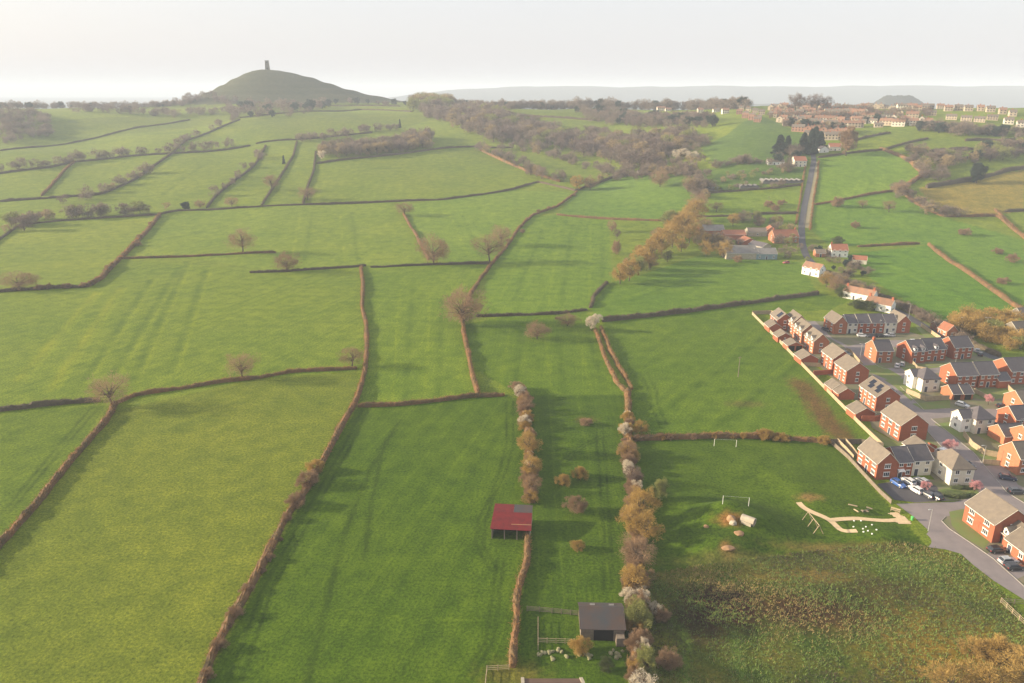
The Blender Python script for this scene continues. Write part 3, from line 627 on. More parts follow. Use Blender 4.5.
# far, small in the picture: one mesh with trunk and crown
FARP = {}; M['fargold'] = leafmat('dull_gold_twigs', (.33, .25, .13), (.25, .19, .11)); M['farbare'] = leafmat('grey_brown_twigs', (.24, .185, .14), (.17, .135, .105))
def farp(k, n, mat, **kw):
    out = []
    for _ in range(n):
        a_, b_ = tree_proto('far_' + k, mat, M['bark'], **kw)
        va = np.array([v.co[:] for v in a_.vertices]); vb = np.array([v.co[:] for v in b_.vertices])
        F = [tuple(p.vertices) for p in a_.polygons] + [tuple(i + len(va) for i in p.vertices) for p in b_.polygons]
        out.append(mesh('far_' + k, np.concatenate([va, vb]), F, [M['bark'], mat], [0] * len(a_.polygons) + [1] * len(b_.polygons)))
    FARP[k] = out
farp('bare', 4, M['farbare'], rad=.50, ncl=38, ntw=46, cl=.28, L=(.05, .15), wd=.012, low=.0)
farp('bare2', 4, M['bare2'], rad=.52, ncl=38, ntw=46, cl=.28, L=(.05, .15), wd=.012, low=.0)
farp('gold', 3, M['fargold'], rad=.48, ncl=38, ntw=55, cl=.26, L=(.05, .13), wd=.014, low=.05)
farp('goldn', 3, M['gold'], rad=.52, ncl=42, ntw=70, cl=.26, L=(.05, .13), wd=.012, low=.0)
farp('lime', 1, M['lime'], rad=.48, ncl=38, ntw=55, cl=.26, L=(.05, .13), wd=.014, low=.05)
farp('conif', 2, M['conif'], rad=.40, ncl=50, ntw=60, cl=.24, L=(.05, .1), wd=.022, low=.04)
farp('thorn', 3, M['farbare'], rad=.70, ncl=36, ntw=50, cl=.30, L=(.06, .15), wd=.018, low=.02, stems=4)
def tree(px, py, h, kind='bare', label='', wide=1.0, cat='tree', group=None, name=None):
    if kind == 'blos': h *= .85
    if 500 < px < 660 and py > 380: h *= .86; wide *= .92
    x, y, z = G(px, py); k = int(rng.integers(0, len(PT[kind]))); tm, cm = PT[kind][k]
    bush = kind in ('shrub', 'thorn', 'goldbush')
    r = empty(name or ('bush' if bush else {'conif': 'conifer', 'blos': 'blossom_tree', 'pink': 'blossom_tree'}.get(kind, 'bare_tree' if kind in ('bare', 'bare2', 'round', 'poplar') else 'budding_tree')), (x, y, z), rng.uniform(0, 6.28))
    r.scale = (h * wide, h * wide, h); tag(r, label, 'bush' if bush else cat, group)
    obj('stems' if bush else 'trunk', tm, r); obj('crown', cm, r); return r
FT_N = []; FT = []
def visible(x, y, top):
    n = 60; t = np.linspace(.12, .97, n)
    X = x * t; Y = y * t; Zl = CH + (top - CH) * t
    u = abs(x) / max(y, 1)
    return bool(np.all(Zl > HT(X, Y) - .5)) and u < .80
def ftree(x, y, h, kind, label, group, wide=1.0):
    z = gz(x, y)
    if not visible(x, y, z + h): return
    FT.append((x, y, z, h, kind, label, group, wide))
def finish_woods():
    """the nearest few hundred as trees of their own, the rest as the mass of the distant woods"""
    FT.sort(key=lambda t: -t[3] / hypot(t[0], t[1]))
    own = {'thorn': 0, 'conif': 0, 'tree': 0}; rest = []
    for t in FT:
        k = t[4] if t[4] in own else 'tree'
        if own[k] >= 285: rest.append(t); continue
        own[k] += 1; x, y, z, h, kind, label, group, wide = t
        me_ = FARP[kind][int(rng.integers(0, len(FARP[kind])))]
        o = obj('shrub' if kind == 'thorn' else ('conifer' if kind == 'conif' else 'woodland_tree'), me_, None, (x, y, z - .1), rng.uniform(0, 6.28))
        o.scale = (h * wide, h * wide, h); tag(o, label, 'shrub' if kind == 'thorn' else 'tree', group)
    VV = {}; 
    for t in rest:
        x, y, z, h, kind, label, group, wide = t; pr = FARL[kind][int(rng.integers(0, 3))]; c_, s_ = cos(t[0]), sin(t[0])
        Vt = np.stack([(pr[:, 0] * c_ - pr[:, 1] * s_) * h * wide + x, (pr[:, 0] * s_ + pr[:, 1] * c_) * h * wide + y, pr[:, 2] * h + z - .1], 1)
        VV.setdefault(kind, []).append(Vt)
    V = []; MI = []; ks = sorted(VV)
    for i, k in enumerate(ks): v = np.concatenate(VV[k]); V.append(v); MI += [i] * (len(v) // 3)
    V = np.concatenate(V); mm = {'bare': 'farbare', 'bare2': 'bare2', 'gold': 'fargold', 'goldn': 'gold', 'lime': 'lime', 'conif': 'conif', 'thorn': 'farbare'}
    me_ = bpy.data.meshes.new('distant_wood'); n = len(V) // 3
    me_.vertices.add(len(V)); me_.vertices.foreach_set('co', V.ravel().astype(np.float32)); me_.loops.add(len(V)); me_.loops.foreach_set('vertex_index', np.arange(len(V), dtype=np.int32))
    me_.polygons.add(n); me_.polygons.foreach_set('loop_start', (np.arange(n) * 3).astype(np.int32)); me_.update(calc_edges=True)
    for k in ks: me_.materials.append(M[mm[k]])
    me_.polygons.foreach_set('material_index', np.array(MI, np.int32))
    tag(obj('distant_wood', me_), 'misty bare brown woods of the far slopes and skyline', 'woodland', kind='stuff')
    FT_N.append((len(FT), own, len(rest)))
def lowpoly(rad, low, n_cl, ntw, cl, L, wd, conic=False):
    a_, b_ = tree_proto('low', M['bare'], M['bark'], rad=rad, ncl=n_cl, ntw=ntw, cl=cl, L=L, wd=wd, low=low, conic=conic)
    va = np.array([v.co[:] for v in b_.vertices]); return va
FARL = {k: [lowpoly(*v) for _ in range(3)] for k, v in {'bare': (.52, .0, 26, 30, .28, (.06, .16), .017), 'bare2': (.50, .0, 26, 30, .28, (.06, .16), .017), 'gold': (.48, .06, 26, 30, .28, (.06, .15), .02), 'goldn': (.50, .0, 26, 30, .28, (.06, .15), .02), 'lime': (.48, .06, 26, 30, .28, (.06, .15), .02), 'conif': (.40, .04, 30, 36, .26, (.05, .1), .03), 'thorn': (.7, .02, 20, 30, .32, (.07, .17), .025)}.items()}
def line_trees(pts, n, hr, kinds, label, group, jit=2.0, wide=1.0):
    W_ = [Vector(G(*p)) for p in pts]; seg = [(b_ - a).length for a, b_ in zip(W_, W_[1:])]; T = sum(seg)
    for k in range(n):
        s_ = (k + rng.uniform(.1, .9)) / n * T
        for a, b_, l_ in zip(W_, W_[1:], seg):
            if s_ <= l_: break
            s_ -= l_
        p = a.lerp(b_, min(1, s_ / l_)); kd = kinds[int(rng.integers(0, len(kinds)))]
        ftree(p.x + rng.normal() * jit, p.y + rng.normal() * jit, rng.uniform(*hr), kd, label + {'conif': ', dark evergreen', 'gold': ', golden', 'goldn': ', golden', 'lime': ', pale green', 'thorn': ', low brown bush'}.get(kd, ', bare brown'), group, wide)
def wood(poly, sp, hr, kinds, label, group, wide=1.0):
    P = [G(*p)[:2] for p in poly]; xs = [p[0] for p in P]; ys = [p[1] for p in P]
    gx = np.arange(min(xs), max(xs), sp); gy = np.arange(min(ys), max(ys), sp * 1.25); X, Y = np.meshgrid(gx, gy)
    X = X + rng.uniform(-.45, .45, X.shape) * sp; Y = Y + rng.uniform(-.45, .45, Y.shape) * sp; k = pip(X, Y, P)
    for x, y in zip(X[k], Y[k]):
        kd = kinds[int(rng.integers(0, len(kinds)))]
        ftree(x, y, rng.uniform(*hr), kd, label + {'conif': ', dark evergreen', 'gold': ', golden', 'goldn': ', golden', 'lime': ', pale green', 'thorn': ', low brown bush'}.get(kd, ', bare brown'), group, wide)
T_ = [
 (243, 253, 16, 'bare', 'spreading bare oak standing on the thin hedge in the left mid field', 1.05), (287, 272, 12, 'round', 'round bare bushy tree at the left end of the thin dark hedge', 1.1),
 (20, 289, 9.5, 'round', 'wide flat topped bare tree on the dark hedge at the left edge', 1.7), (405, 216, 11, 'bare', 'wide bare tree at the top of the short slanting hedge', 1.3),
 (434, 264, 18, 'round', 'large bare bushy tree at the foot of the short slanting hedge', .95), (490, 262, 18, 'bare', 'leaning bare tree on the winding hedge, lower of a pair', 1.0),
 (501, 246, 15, 'bare', 'smaller bare tree on the winding hedge, upper of a pair', .95), (463, 326, 18, 'round', 'big rounded bare tree halfway up the winding brown hedge', .95),
 (537, 339, 8, 'round', 'lone round hawthorn in the open field left of the white blossom tree', 1.25), (567, 326, 6, 'round', 'low brown bush tree against the dark hedge left of the white blossom', 1.5),
 (592, 331, 9.5, 'blos', 'white blossom tree where the dark hedges meet', .8), (597, 322, 5, 'blos', 'small white blossom bush right behind the junction blossom tree', 1.3),
 (243, 380, 11, 'bare', 'small dark bare tree on the thin hedge above the yellowish field', .9), (113, 407, 12, 'bare', 'lone twiggy tree where three hedges meet on the left', 1.0),
 (352, 366, 7.5, 'bare', 'thin twiggy tree beside the long curving hedge junction', 1.3), (232, 208, 10, 'bare', 'bare tree on the very long hedge, right of the dark round bush', 1.1),
 (186, 210, 7, 'yew', 'dark round evergreen bush on the very long hillside hedge', 1.1), (200, 208, 7, 'round', 'brown bush tree beside the dark evergreen on the hillside hedge', 1.2),
 (272, 190, 14, 'bare', 'bare tree standing in the second narrow strip field', 1.1), (308, 200, 12, 'bare', 'bare tree on the right hedge of the strip fields', 1.3),
 (284, 164, 9, 'conif', 'small dark conifer on the curved strip field hedge', .6), (322, 160, 13, 'blos', 'pale blossom tree at the left end of the long copse', .8),
 (400, 128, 12, 'conif', 'slim dark evergreen above the long copse', .5), (680, 160, 14, 'blos', 'large spreading white blossom tree below the valley wood', 1.5), (692, 160, 11, 'blos', 'right hand white blossom tree of the pair below the valley wood', 1.4),
 (779, 154, 17, 'conif', 'left dark conifer of the pair above the bungalows', 1.25), (787, 151, 14, 'conif', 'right smaller dark conifer of the pair above the bungalows', 1.1),
 (810, 154, 22, 'conif', 'tall dark evergreen at the top end of the straight lane', .9), (819, 149, 16, 'conif', 'broad dark evergreen right behind the top end of the lane', 1.2), (803, 150, 16, 'conif', 'dark evergreen left of the top end of the lane', 1.1), (814, 147, 19, 'conif', 'dark evergreen farthest back at the top end of the lane', 1.0),
 (846, 156, 28, 'poplar', 'tall pinkish brown poplar right of the top end of the lane', .85),
 (519.5, 398, 7, 'blos', 'white blossom tree at the top of the hedge above the red shed', 1.0), (525, 412, 6.5, 'round', 'bare brown tree between two blossom trees above the red shed', 1.0),
 (524, 427, 6.5, 'blos', 'second white blossom tree down the hedge above the red shed', 1.0), (529, 455, 9, 'gold', 'golden budding tree in the hedge above the red shed', 1.0),
 (531, 478, 8, 'gold', 'amber budding tree midway down the hedge above the red shed', 1.0), (531, 493, 6, 'round', 'brown bush tree in the hedge just above the red shed', 1.0), (530, 504, 4.5, 'gold', 'low golden bush touching the back of the red shed', 1.2),
 (624, 437, 7.5, 'blos', 'topmost blossom tree of the tall hedge above the big golden trees', .8), (641, 436, 6.5, 'gold', 'golden bush where the play field hedge begins', .95), (627, 458, 6.5, 'round', 'bare tree between two blossom trees on the tall hedge', 1.0),
 (627, 474, 6.5, 'blos', 'second blossom tree down the tall hedge right of centre', .8), (632, 486, 7, 'bare2', 'brown bare tree just above the big golden clump', 1.0), (637, 492, 5, 'blos', 'small blossom bush at the top of the big golden clump', .9),
 (641, 518, 10.5, 'gold', 'tallest golden tree of the clump right of centre', .95), (632, 534, 9, 'gold', 'left golden tree of the clump right of centre', 1.0), (646, 542, 9.5, 'gold', 'lower right golden tree of the clump right of centre', 1.0),
 (659, 500, 7.5, 'lime', 'greenish budding tree leaning out of the golden clump', .8), (637, 568, 9, 'bare', 'grey brown tree just below the golden clump', 1.1), (634, 592, 8, 'gold', 'dull gold tree in the tall hedge above the barn blossom', 1.0),
 (628, 604, 5.5, 'blos', 'blossom bush at the upper right corner of the grey barn', 1.0), (642, 606, 5.5, 'blos', 'blossom bush behind the olive tree by the grey barn', 1.1), (637, 628, 8, 'lime', 'olive budding tree beside the grey barn', .95),
 (655, 614, 4.0, 'blos', 'straggling blossom bush on the field side by the grey barn', 1.0), (662, 620, 2.6, 'thorn', 'outermost pale scrub bush in the field right of the grey barn', 1.0),
 (644, 655, 6, 'blos', 'upright blossom tree below the grey barn', .6), (644, 675, 7, 'lime', 'mossy green tree low in the tall hedge below the barn', .8), (642, 694, 6.5, 'blos', 'blossom tree cut by the bottom edge right of centre', 1.1), (668, 666, 3.2, 'thorn', 'sparse pale scrub in the rough ground below the barn', 1.2),
 (579, 479, 4.2, 'goldbush', 'upper golden bush in the narrow centre field', 1.0), (562, 485, 3.6, 'goldbush', 'left golden bush in the narrow centre field', 1.1), (576, 512, 5.5, 'thorn', 'pale grey tangled thorn in the narrow centre field', 1.0),
 (586, 425, 2.5, 'thorn', 'low pinkish scrub high in the narrow centre field', 1.6), (578, 550, 2.6, 'goldbush', 'small golden bush on its own in the narrow centre field', 1.3), (581, 652, 4, 'goldbush', 'golden bush on the paddock fence by the grey barn', 1.0), (606, 670, 3, 'shrub', 'small green bush below the grey barn', 1.0),
 (316, 472, 3.6, 'goldbush', 'golden bush swelling the long curving hedge, upper', 1.1), (308, 486, 4.2, 'thorn', 'brown thorn swelling the long curving hedge, middle', 1.1), (297, 506, 3.6, 'thorn', 'ragged thorn swelling the long curving hedge, lower', 1.1),
 (764, 438, 3.2, 'goldbush', 'golden bush on the play field hedge', 1.2), (780, 440, 2.4, 'goldbush', 'low golden bush right of the other on the play field hedge', 1.5), (824, 444, 2.6, 'goldbush', 'orange bush at the estate end of the play field hedge', 1.2),
 (948, 452, 4.2, 'pink', 'pink blossom tree beside the street above the white van', 1.0), (974, 492, 3.5, 'pink', 'pink blossom tree at the right corner of the cream hipped house', 1.0), (924, 492, 3.2, 'pink', 'pink blossom tree between the parked cars', .9),
 (988, 405, 4, 'pink', 'pink blossom tree by the garages on the right', 1.0), (1009, 406, 4.2, 'pink', 'pink blossom tree near the right edge beyond the garages', 1.0), (899, 351, 3, 'pink', 'tiny pink tree in front of the long terrace', 1.0),
 (757, 221, 8, 'lime', 'pale budding tree in the lane side field hedge', .9), (733, 226, 10, 'gold', 'golden brown tree just above the farm', 1.0), (716, 212, 8, 'bare', 'bare bush tree in the lane side field', 1.3), (768, 207, 5, 'thorn', 'first low thorn in the lane side field', 1.2), (775, 211, 5, 'thorn', 'second low thorn in the lane side field', 1.2), (781, 205, 4.5, 'thorn', 'third low thorn in the lane side field', 1.2),
 (837, 207, 8, 'thorn', 'bare thorn on the hedge by the straight lane', .9), (862, 208, 7, 'bare', 'spindly tree in the bright field right of the lane', 1.0), (889, 212, 9, 'bare', 'lone bare tree amid the bright field right of the lane', 1.1), (855, 228, 5, 'thorn', 'dark thorn bush in the bright field right of the lane', 1.0), (899, 196, 12, 'bare', 'bare tree at the corner of the two bright fields', 1.1), (838, 245, 6, 'shrub', 'dark garden shrub behind the white house with the orange roof', 1.0),
 (964, 235, 5, 'thorn', 'low thorn in the far right field, uppermost', 1.4), (998, 254, 4, 'thorn', 'dark thorn in the far right field, middle', 1.3), (1002, 284, 4, 'thorn', 'dark thorn in the far right field above the rust hedge', 1.3), (1012, 262, 5, 'thorn', 'pale thorn in the far right field near the edge', 1.2),
 (976, 183, 17, 'yew', 'big dark evergreen on the hedge above the olive field', .75), (612, 232, 9, 'round', 'slim brown tree at the upper end of the willows hedge', .7), (617, 240, 8, 'bare2', 'dark bare tree halfway along the willows hedge', .7), (616, 254, 9, 'thorn', 'brown thorn at the lower end of the willows hedge', .5),
 (660, 187, 16, 'round', 'big round brown tree alone in the field under the valley wood', .95), (688, 192, 13, 'round', 'narrow brown tree right of the big round one under the valley wood', .7), (577, 190, 14, 'gold', 'golden brown tree at the end of the very long hedge', 1.0), (590, 190, 13, 'round', 'brown tree beside the golden one at the hedge corner', 1.0),
 (723, 258, 11, 'gold', 'round golden tree left of the grey farm barn', 1.0), (706, 256, 10, 'gold', 'golden tree second left of the grey farm barn', 1.1), (738, 262, 4, 'thorn', 'low brown bush at the foot of the grey farm barn', 1.2),
 (826, 287, 8, 'gold', 'golden scrub tree beside the lane below the white cottage', 1.1), (836, 292, 8, 'round', 'brown scrub tree between lane and estate', 1.1), (843, 297, 6, 'shrub', 'green bush on the corner above the estate', 1.2), (857, 309, 5, 'shrub', 'dark green bush in front of the long white cottage', 1.3), (868, 311, 5, 'shrub', 'second green bush in front of the long white cottage', 1.2),
 (950, 700, 6.5, 'gold', 'golden leafless tree at the bottom edge, left of the three in the lower right corner', 1.5), (990, 700, 7, 'gold', 'golden leafless tree at the bottom edge, middle of the three in the lower right corner', 1.5), (1025, 690, 7, 'gold', 'golden leafless tree cut by the right edge at the bottom', 1.5), (1005, 660, 4, 'goldbush', 'upper golden bush in the lower right corner', 1.4), (975, 655, 3, 'goldbush', 'small golden bush left of the upper one in the lower right corner', 1.5),
]
for a in T_: tree(a[0], a[1], a[2], a[3], a[4], a[5])
for k, (px, py, h, kd) in enumerate([(620, 284, 12, 'gold'), (629, 281, 13, 'gold'), (638, 275, 12, 'lime'), (641, 271, 15, 'gold'), (651, 264, 16, 'gold'), (655, 255, 13, 'gold'), (662, 254, 17, 'gold'), (672, 247, 18, 'gold'), (674, 238, 16, 'gold'), (682, 237, 19, 'gold'), (688, 229, 17, 'gold'), (668, 228, 14, 'lime'), (694, 222, 18, 'gold'), (697, 212, 15, 'round'), (650, 270, 9, 'round'), (689, 243, 14, 'gold'), (681, 252, 10, 'gold'), (697, 240, 12, 'gold'), (704, 232, 11, 'round'), (667, 262, 8, 'lime'), (640, 258, 9, 'gold'), (628, 268, 7, 'round'), (706, 246, 9, 'gold'), (676, 226, 11, 'gold'), (657, 240, 9, 'round')]):
    tree(px, py, h, kd, 'pale green willow in the belt left of the farm' if kd == 'lime' else ('brown tree in the willow belt left of the farm' if kd == 'round' else 'golden willow in the belt of willows left of the farm'), .95, group='willow belt left of the farm')
B_ = ['bare', 'bare2']
def bushes(pts, n, hr, kinds, label, group, jit=1.2):
    W_ = [Vector((*p, 0)) for p in pts]; seg = [(b_ - a).length for a, b_ in zip(W_, W_[1:])]; T = sum(seg)
    for k in range(n):
        s_ = (k + rng.uniform(.1, .9)) / n * T
        for a, b_, l_ in zip(W_, W_[1:], seg):
            if s_ <= l_: break
            s_ -= l_
        p = a.lerp(b_, min(1, s_ / l_)); kd = kinds[int(rng.integers(0, len(kinds)))]
        tree(p.x + rng.normal() * jit, p.y, rng.uniform(*hr), kd, {'thorn': 'brown twiggy bush ', 'goldbush': 'golden bush ', 'blos': 'small blossom bush ', 'shrub': 'green bush '}[kd] + label, rng.uniform(.8, 1.3), group=group)
bushes([(628, 415), (628, 440), (629, 470), (633, 500), (636, 540), (636, 580), (637, 620), (638, 660), (636, 685)], 80, (2.0, 4.8), ['thorn', 'thorn', 'thorn', 'goldbush', 'blos'], 'in the tall overgrown hedge right of centre', 'bushes of the tall centre hedge', 2.2)
bushes([(519, 388), (524, 412), (529, 440), (530, 480), (531, 503)], 34, (2.0, 4.4), ['thorn', 'thorn', 'goldbush', 'blos'], 'in the overgrown hedge above the red shed', 'bushes of the hedge above the red shed', 1.8)
bushes([(636, 441), (712, 438), (768, 439), (832, 443)], 14, (1.0, 2.2), ['thorn', 'goldbush'], 'on the top hedge of the play field', 'bushes of the play field hedge', 2)
bushes([(366, 380), (340, 428), (323, 462), (297, 506), (262, 570), (235, 613), (206, 683)], 16, (1.0, 2.3), ['thorn'], 'poking out of the long curving hedge', 'bushes of the long curving hedge', 2)
bushes([(160, 215), (132, 248), (100, 280), (87, 287), (20, 291)], 18, (1.6, 3.6), ['thorn'], 'on the ragged hedge in the left mid field', 'bushes of the ragged left hedge', 2)
bushes([(508, 245), (532, 216), (557, 207), (577, 192)], 9, (1.6, 3.0), ['thorn'], 'on the upper winding hedge', 'bushes of the upper winding hedge', 2)

wood([(412, 103), (440, 99), (480, 103), (500, 112), (515, 122), (540, 128), (560, 135), (600, 136), (640, 142), (690, 135), (700, 140), (678, 152), (665, 160), (660, 170), (640, 172), (610, 165), (585, 158), (560, 150), (520, 147), (490, 142), (460, 130), (425, 118)], 11.5, (10, 18), B_ * 4 + ['gold', 'bare', 'lime'], 'tree in the wooded valley in the upper middle', 'trees of the wooded valley')
wood([(412, 112), (416, 103), (450, 101), (452, 112)], 13, (17, 25), ['gold', 'gold', 'lime', 'bare2'], 'tall tree at the left end of the valley wood', 'tall trees left of the valley wood')
line_trees([(470, 106), (520, 107), (560, 107), (600, 107), (640, 108), (700, 108), (745, 109)], 290, (5, 18), B_ * 3 + ['conif', 'thorn', 'thorn'], 'tree along the crest behind the valley wood', 'trees on the crest behind the valley', 12)
wood([(470, 146), (520, 152), (560, 160), (600, 176), (650, 180), (700, 178), (705, 150), (700, 135), (660, 165), (600, 168), (540, 148)], 13, (5, 12), B_ + ['thorn', 'thorn', 'gold'], 'tree in the scrub spilling below the wooded valley', 'scrub below the wooded valley')
wood([(575, 112), (640, 116), (700, 118), (720, 128), (640, 128), (590, 122)], 11, (8, 15), B_ * 2 + ['conif'], 'tree in the band below the crest in the upper middle', 'trees below the crest')
wood([(317, 160), (370, 156), (432, 149), (432, 138), (415, 136), (395, 144), (350, 148), (325, 152)], 10, (10, 15), B_ + ['bare', 'gold'], 'tree in the long copse below the tower hill', 'trees of the long copse')
line_trees([(300, 141), (345, 136), (372, 131), (400, 130)], 16, (8, 13), B_ + ['thorn'], 'tree on the hedge above the long copse', 'trees above the long copse', 4)
line_trees([(-10, 105), (60, 106), (120, 106), (190, 104)], 150, (5, 14), B_ * 3 + ['conif', 'thorn', 'thorn'], 'tree or bush on the left skyline', 'trees on the left skyline', 14)
line_trees([(80, 112), (140, 114), (190, 116), (240, 112)], 44, (9, 15), B_, 'tree in the band under the left skyline', 'trees under the left skyline', 14)
wood([(-10, 112), (48, 116), (50, 136), (0, 146)], 14, (8, 13), B_ + ['thorn'], 'tree in the misty wood at the far left', 'trees of the far left wood')
wood([(228, 106), (262, 104), (330, 104), (332, 110), (300, 116), (262, 119), (232, 120)], 24, (10, 19), B_ * 3 + ['conif'], 'tree at the left foot of the tower hill', 'trees at the foot of the tower hill')
line_trees([(180, 102), (205, 101), (232, 103)], 18, (10, 17), B_, 'tree on the left shoulder of the tower hill', 'trees on the shoulder of the tower hill', 8)
line_trees([(332, 104.5), (380, 104.5), (415, 105)], 12, (7, 14), B_ + ['conif'], 'tree right of the foot of the tower hill', 'trees right of the tower hill', 6)
line_trees([(0, 172), (50, 166), (75, 161), (125, 156), (172, 152), (235, 146)], 30, (7, 13), B_ + ['thorn'], 'tree on the tree lined hedge of the far left slope', 'trees along the far left hedge', 3)
line_trees([(172, 152), (187, 140), (240, 119)], 12, (8, 13), B_, 'tree on the upper zigzag of the far left hedge', 'trees along the upper zigzag hedge', 3)
line_trees([(5, 232), (25, 222), (62, 218), (140, 214), (158, 212)], 22, (6, 12), B_ + ['gold', 'thorn', 'lime'], 'tree above the very long hedge at the left edge', 'trees at the left end of the very long hedge', 5)
line_trees([(60, 205), (100, 195), (130, 182), (150, 170)], 12, (5, 11), B_ + ['thorn', 'gold'], 'tree on the lower zigzag of the far left hedge', 'trees along the lower zigzag hedge', 4)
line_trees([(212, 202), (235, 182), (254, 166), (262, 152)], 10, (6, 11), B_ + ['thorn'], 'tree on the hedge left of the strip fields', 'trees left of the strip fields', 3)
line_trees([(482, 150), (505, 160), (530, 172), (560, 182)], 16, (7, 13), B_ + ['gold', 'thorn'], 'tree on the scrubby hedge below the valley wood', 'trees on the scrubby hedge', 5)
line_trees([(600, 182), (625, 176), (655, 174), (690, 171)], 14, (5, 10), B_ + ['thorn', 'gold'], 'tree on the shadowed hedge under the valley', 'trees on the shadowed hedge', 4)
wood([(905, 152), (925, 150), (945, 158), (950, 170), (935, 185), (915, 180), (908, 165)], 9, (5, 11), B_ + ['gold', 'thorn'], 'tree in the brown scrub between the small fields on the right', 'scrub trees on the right slope', 1.1)
wood([(930, 170), (975, 168), (1024, 158), (1060, 150), (1060, 140), (1024, 142), (990, 150), (940, 158)], 9, (6, 13), B_ * 2 + ['gold', 'conif', 'lime'], 'tree in the belt above the olive field', 'trees above the olive field')
line_trees([(925, 130), (960, 133), (1000, 135), (1040, 138)], 50, (6, 12), B_ + ['conif', 'thorn'], 'tree in the gardens below the cream terrace', 'trees below the cream terrace', 8)
line_trees([(895, 190), (910, 200), (935, 214), (960, 217)], 20, (5, 9), B_ + ['thorn', 'gold'], 'tree on the rust hedge round the olive field', 'trees round the olive field', 3)
wood([(948, 322), (975, 318), (1010, 322), (1060, 330), (1060, 362), (1015, 352), (985, 345), (960, 336)], 5.2, (4, 8.5), ['goldn', 'goldn', 'goldn', 'goldn', 'lime'], 'golden scrub tree beside the lane on the right', 'golden scrub beside the lane', 1.1)
line_trees([(645, 180), (660, 178), (690, 172), (696, 186), (698, 200)], 26, (5, 12), B_ + ['thorn', 'gold'], 'tree in the scrub left of the allotments', 'scrub trees left of the allotments', 6)
line_trees([(700, 184), (735, 180), (770, 172), (798, 172)], 26, (2.5, 6), ['thorn', 'bare', 'lime', 'gold'], 'tree between allotments and bungalows', 'trees between allotments and bungalows', 5)
line_trees([(762, 165), (740, 163), (715, 168)], 12, (4, 8), B_ + ['thorn'], 'tree left of the bungalows', 'trees by the bungalows', 3)
line_trees([(796, 152), (770, 166), (795, 170), (800, 150)], 12, (5, 10), B_ + ['thorn', 'conif', 'lime'], 'tree around the bungalow gardens', 'trees of the bungalow gardens', 5)
line_trees([(830, 270), (840, 276), (852, 276), (862, 266)], 12, (2.5, 5), ['thorn', 'conif', 'bare'], 'tree in the garden below the white house with the orange roof', 'garden trees below the white house', 3)
line_trees([(820, 250), (832, 262), (848, 268), (858, 262)], 12, (3, 6), B_ + ['thorn', 'conif'], 'tree round the white house with the orange roof', 'garden trees by the white house', 3)
line_trees([(740, 224), (770, 224), (795, 232)], 14, (4, 8), ['thorn', 'bare', 'lime', 'gold'], 'tree behind the farm buildings', 'trees behind the farm', 4)
line_trees([(700, 246), (722, 246), (735, 250)], 10, (6, 10), ['gold', 'gold', 'bare'], 'tree between the two grey farm barns', 'trees between the farm barns', 4)
line_trees([(770, 222), (795, 248), (785, 256), (796, 262)], 18, (3, 7), ['thorn', 'bare', 'lime'], 'tree in the farmhouse garden', 'garden trees by the farmhouse', 4)
line_trees([(700, 192), (740, 188), (790, 186)], 10, (3, 6), ['thorn', 'bare', 'lime'], 'tree in the allotments', 'trees of the allotments', 3)
for k, (px, h) in enumerate([(795, 25), (799, 22), (811, 23), (817, 24), (826, 21)]): tree(px, 112, h, 'bare2', 'large bare tree on the town skyline, one of the tall skyline group', .9, group='tall trees on the town skyline')
wood([(865, 112), (935, 112), (925, 118), (870, 118)], 12, (6, 10), B_, 'tree among the houses of the town skyline', 'trees among the town houses')
# scrub on the lane verge, rough ground
line_trees([(832, 279), (850, 288), (875, 297)], 26, (3, 6), ['thorn', 'gold', 'bare'], 'scrub bush on the lane verge behind the estate', 'verge scrub', 2)
line_trees([(905, 309), (935, 326), (965, 343)], 26, (2, 5), ['thorn', 'bare2', 'thorn'], 'dark scrub on the lane verge right of the long terrace', 'verge scrub right of the terrace', 2)

def tufts():
    P = rough; xs = [p[0] for p in P]; ys = [p[1] for p in P]
    n = 13000; X = rng.uniform(min(xs), max(xs), n * 2); Y = rng.uniform(min(ys), max(ys), n * 2); k = pip(X, Y, P)
    dn = .5 + .5 * np.sin(X / 4.1 + 2 * np.sin(Y / 5.3)) * np.sin(Y / 3.9 + 1.5 * np.sin(X / 6.1)); k &= rng.random(len(X)) < .25 + .75 * dn
    X = X[k][:n]; Y = Y[k][:n]; Z = HT(X, Y); m_ = len(X); T = []; MI = []
    for j in range(7):
        b_ = np.stack([X + rng.normal(0, .22, m_), Y + rng.normal(0, .22, m_), Z - .03], 1); d_ = rng.standard_normal((m_, 3)) * .55 + np.array([.1, 0, .9]); d_ /= np.linalg.norm(d_, axis=1)[:, None]
        T.append(tri_cloud(b_, d_, rng.uniform(.2, .65, m_), .055))
        z_ = np.sin(X / 9 + 3 + 1.3 * np.sin(Y / 7)) + np.sin(Y / 8 + X / 13) + rng.normal(0, .8, m_); MI.append(np.where(z_ > 1.15, 1, np.where(z_ < -1.0, 2, 0)))
    V = np.concatenate(T); return mesh('rough_grass', V, np.arange(len(V)).reshape(-1, 3), [simple('tussock_green', (.19, .27, .055), (.11, .18, .04), .8), simple('dead_stalks', (.36, .26, .10), (.25, .19, .08), .8), simple('bramble_leaves', (.10, .065, .04), (.065, .065, .03), .8)], np.concatenate(MI))
tag(obj('rough_grass', tufts()), kind='stuff', label='tangled green and brown rough grass in the lower right field', cat='grass')
M['roofr'] = simple('weathered_tiles', (.28, .15, .09), (.19, .12, .085), .5, rnd=.15)
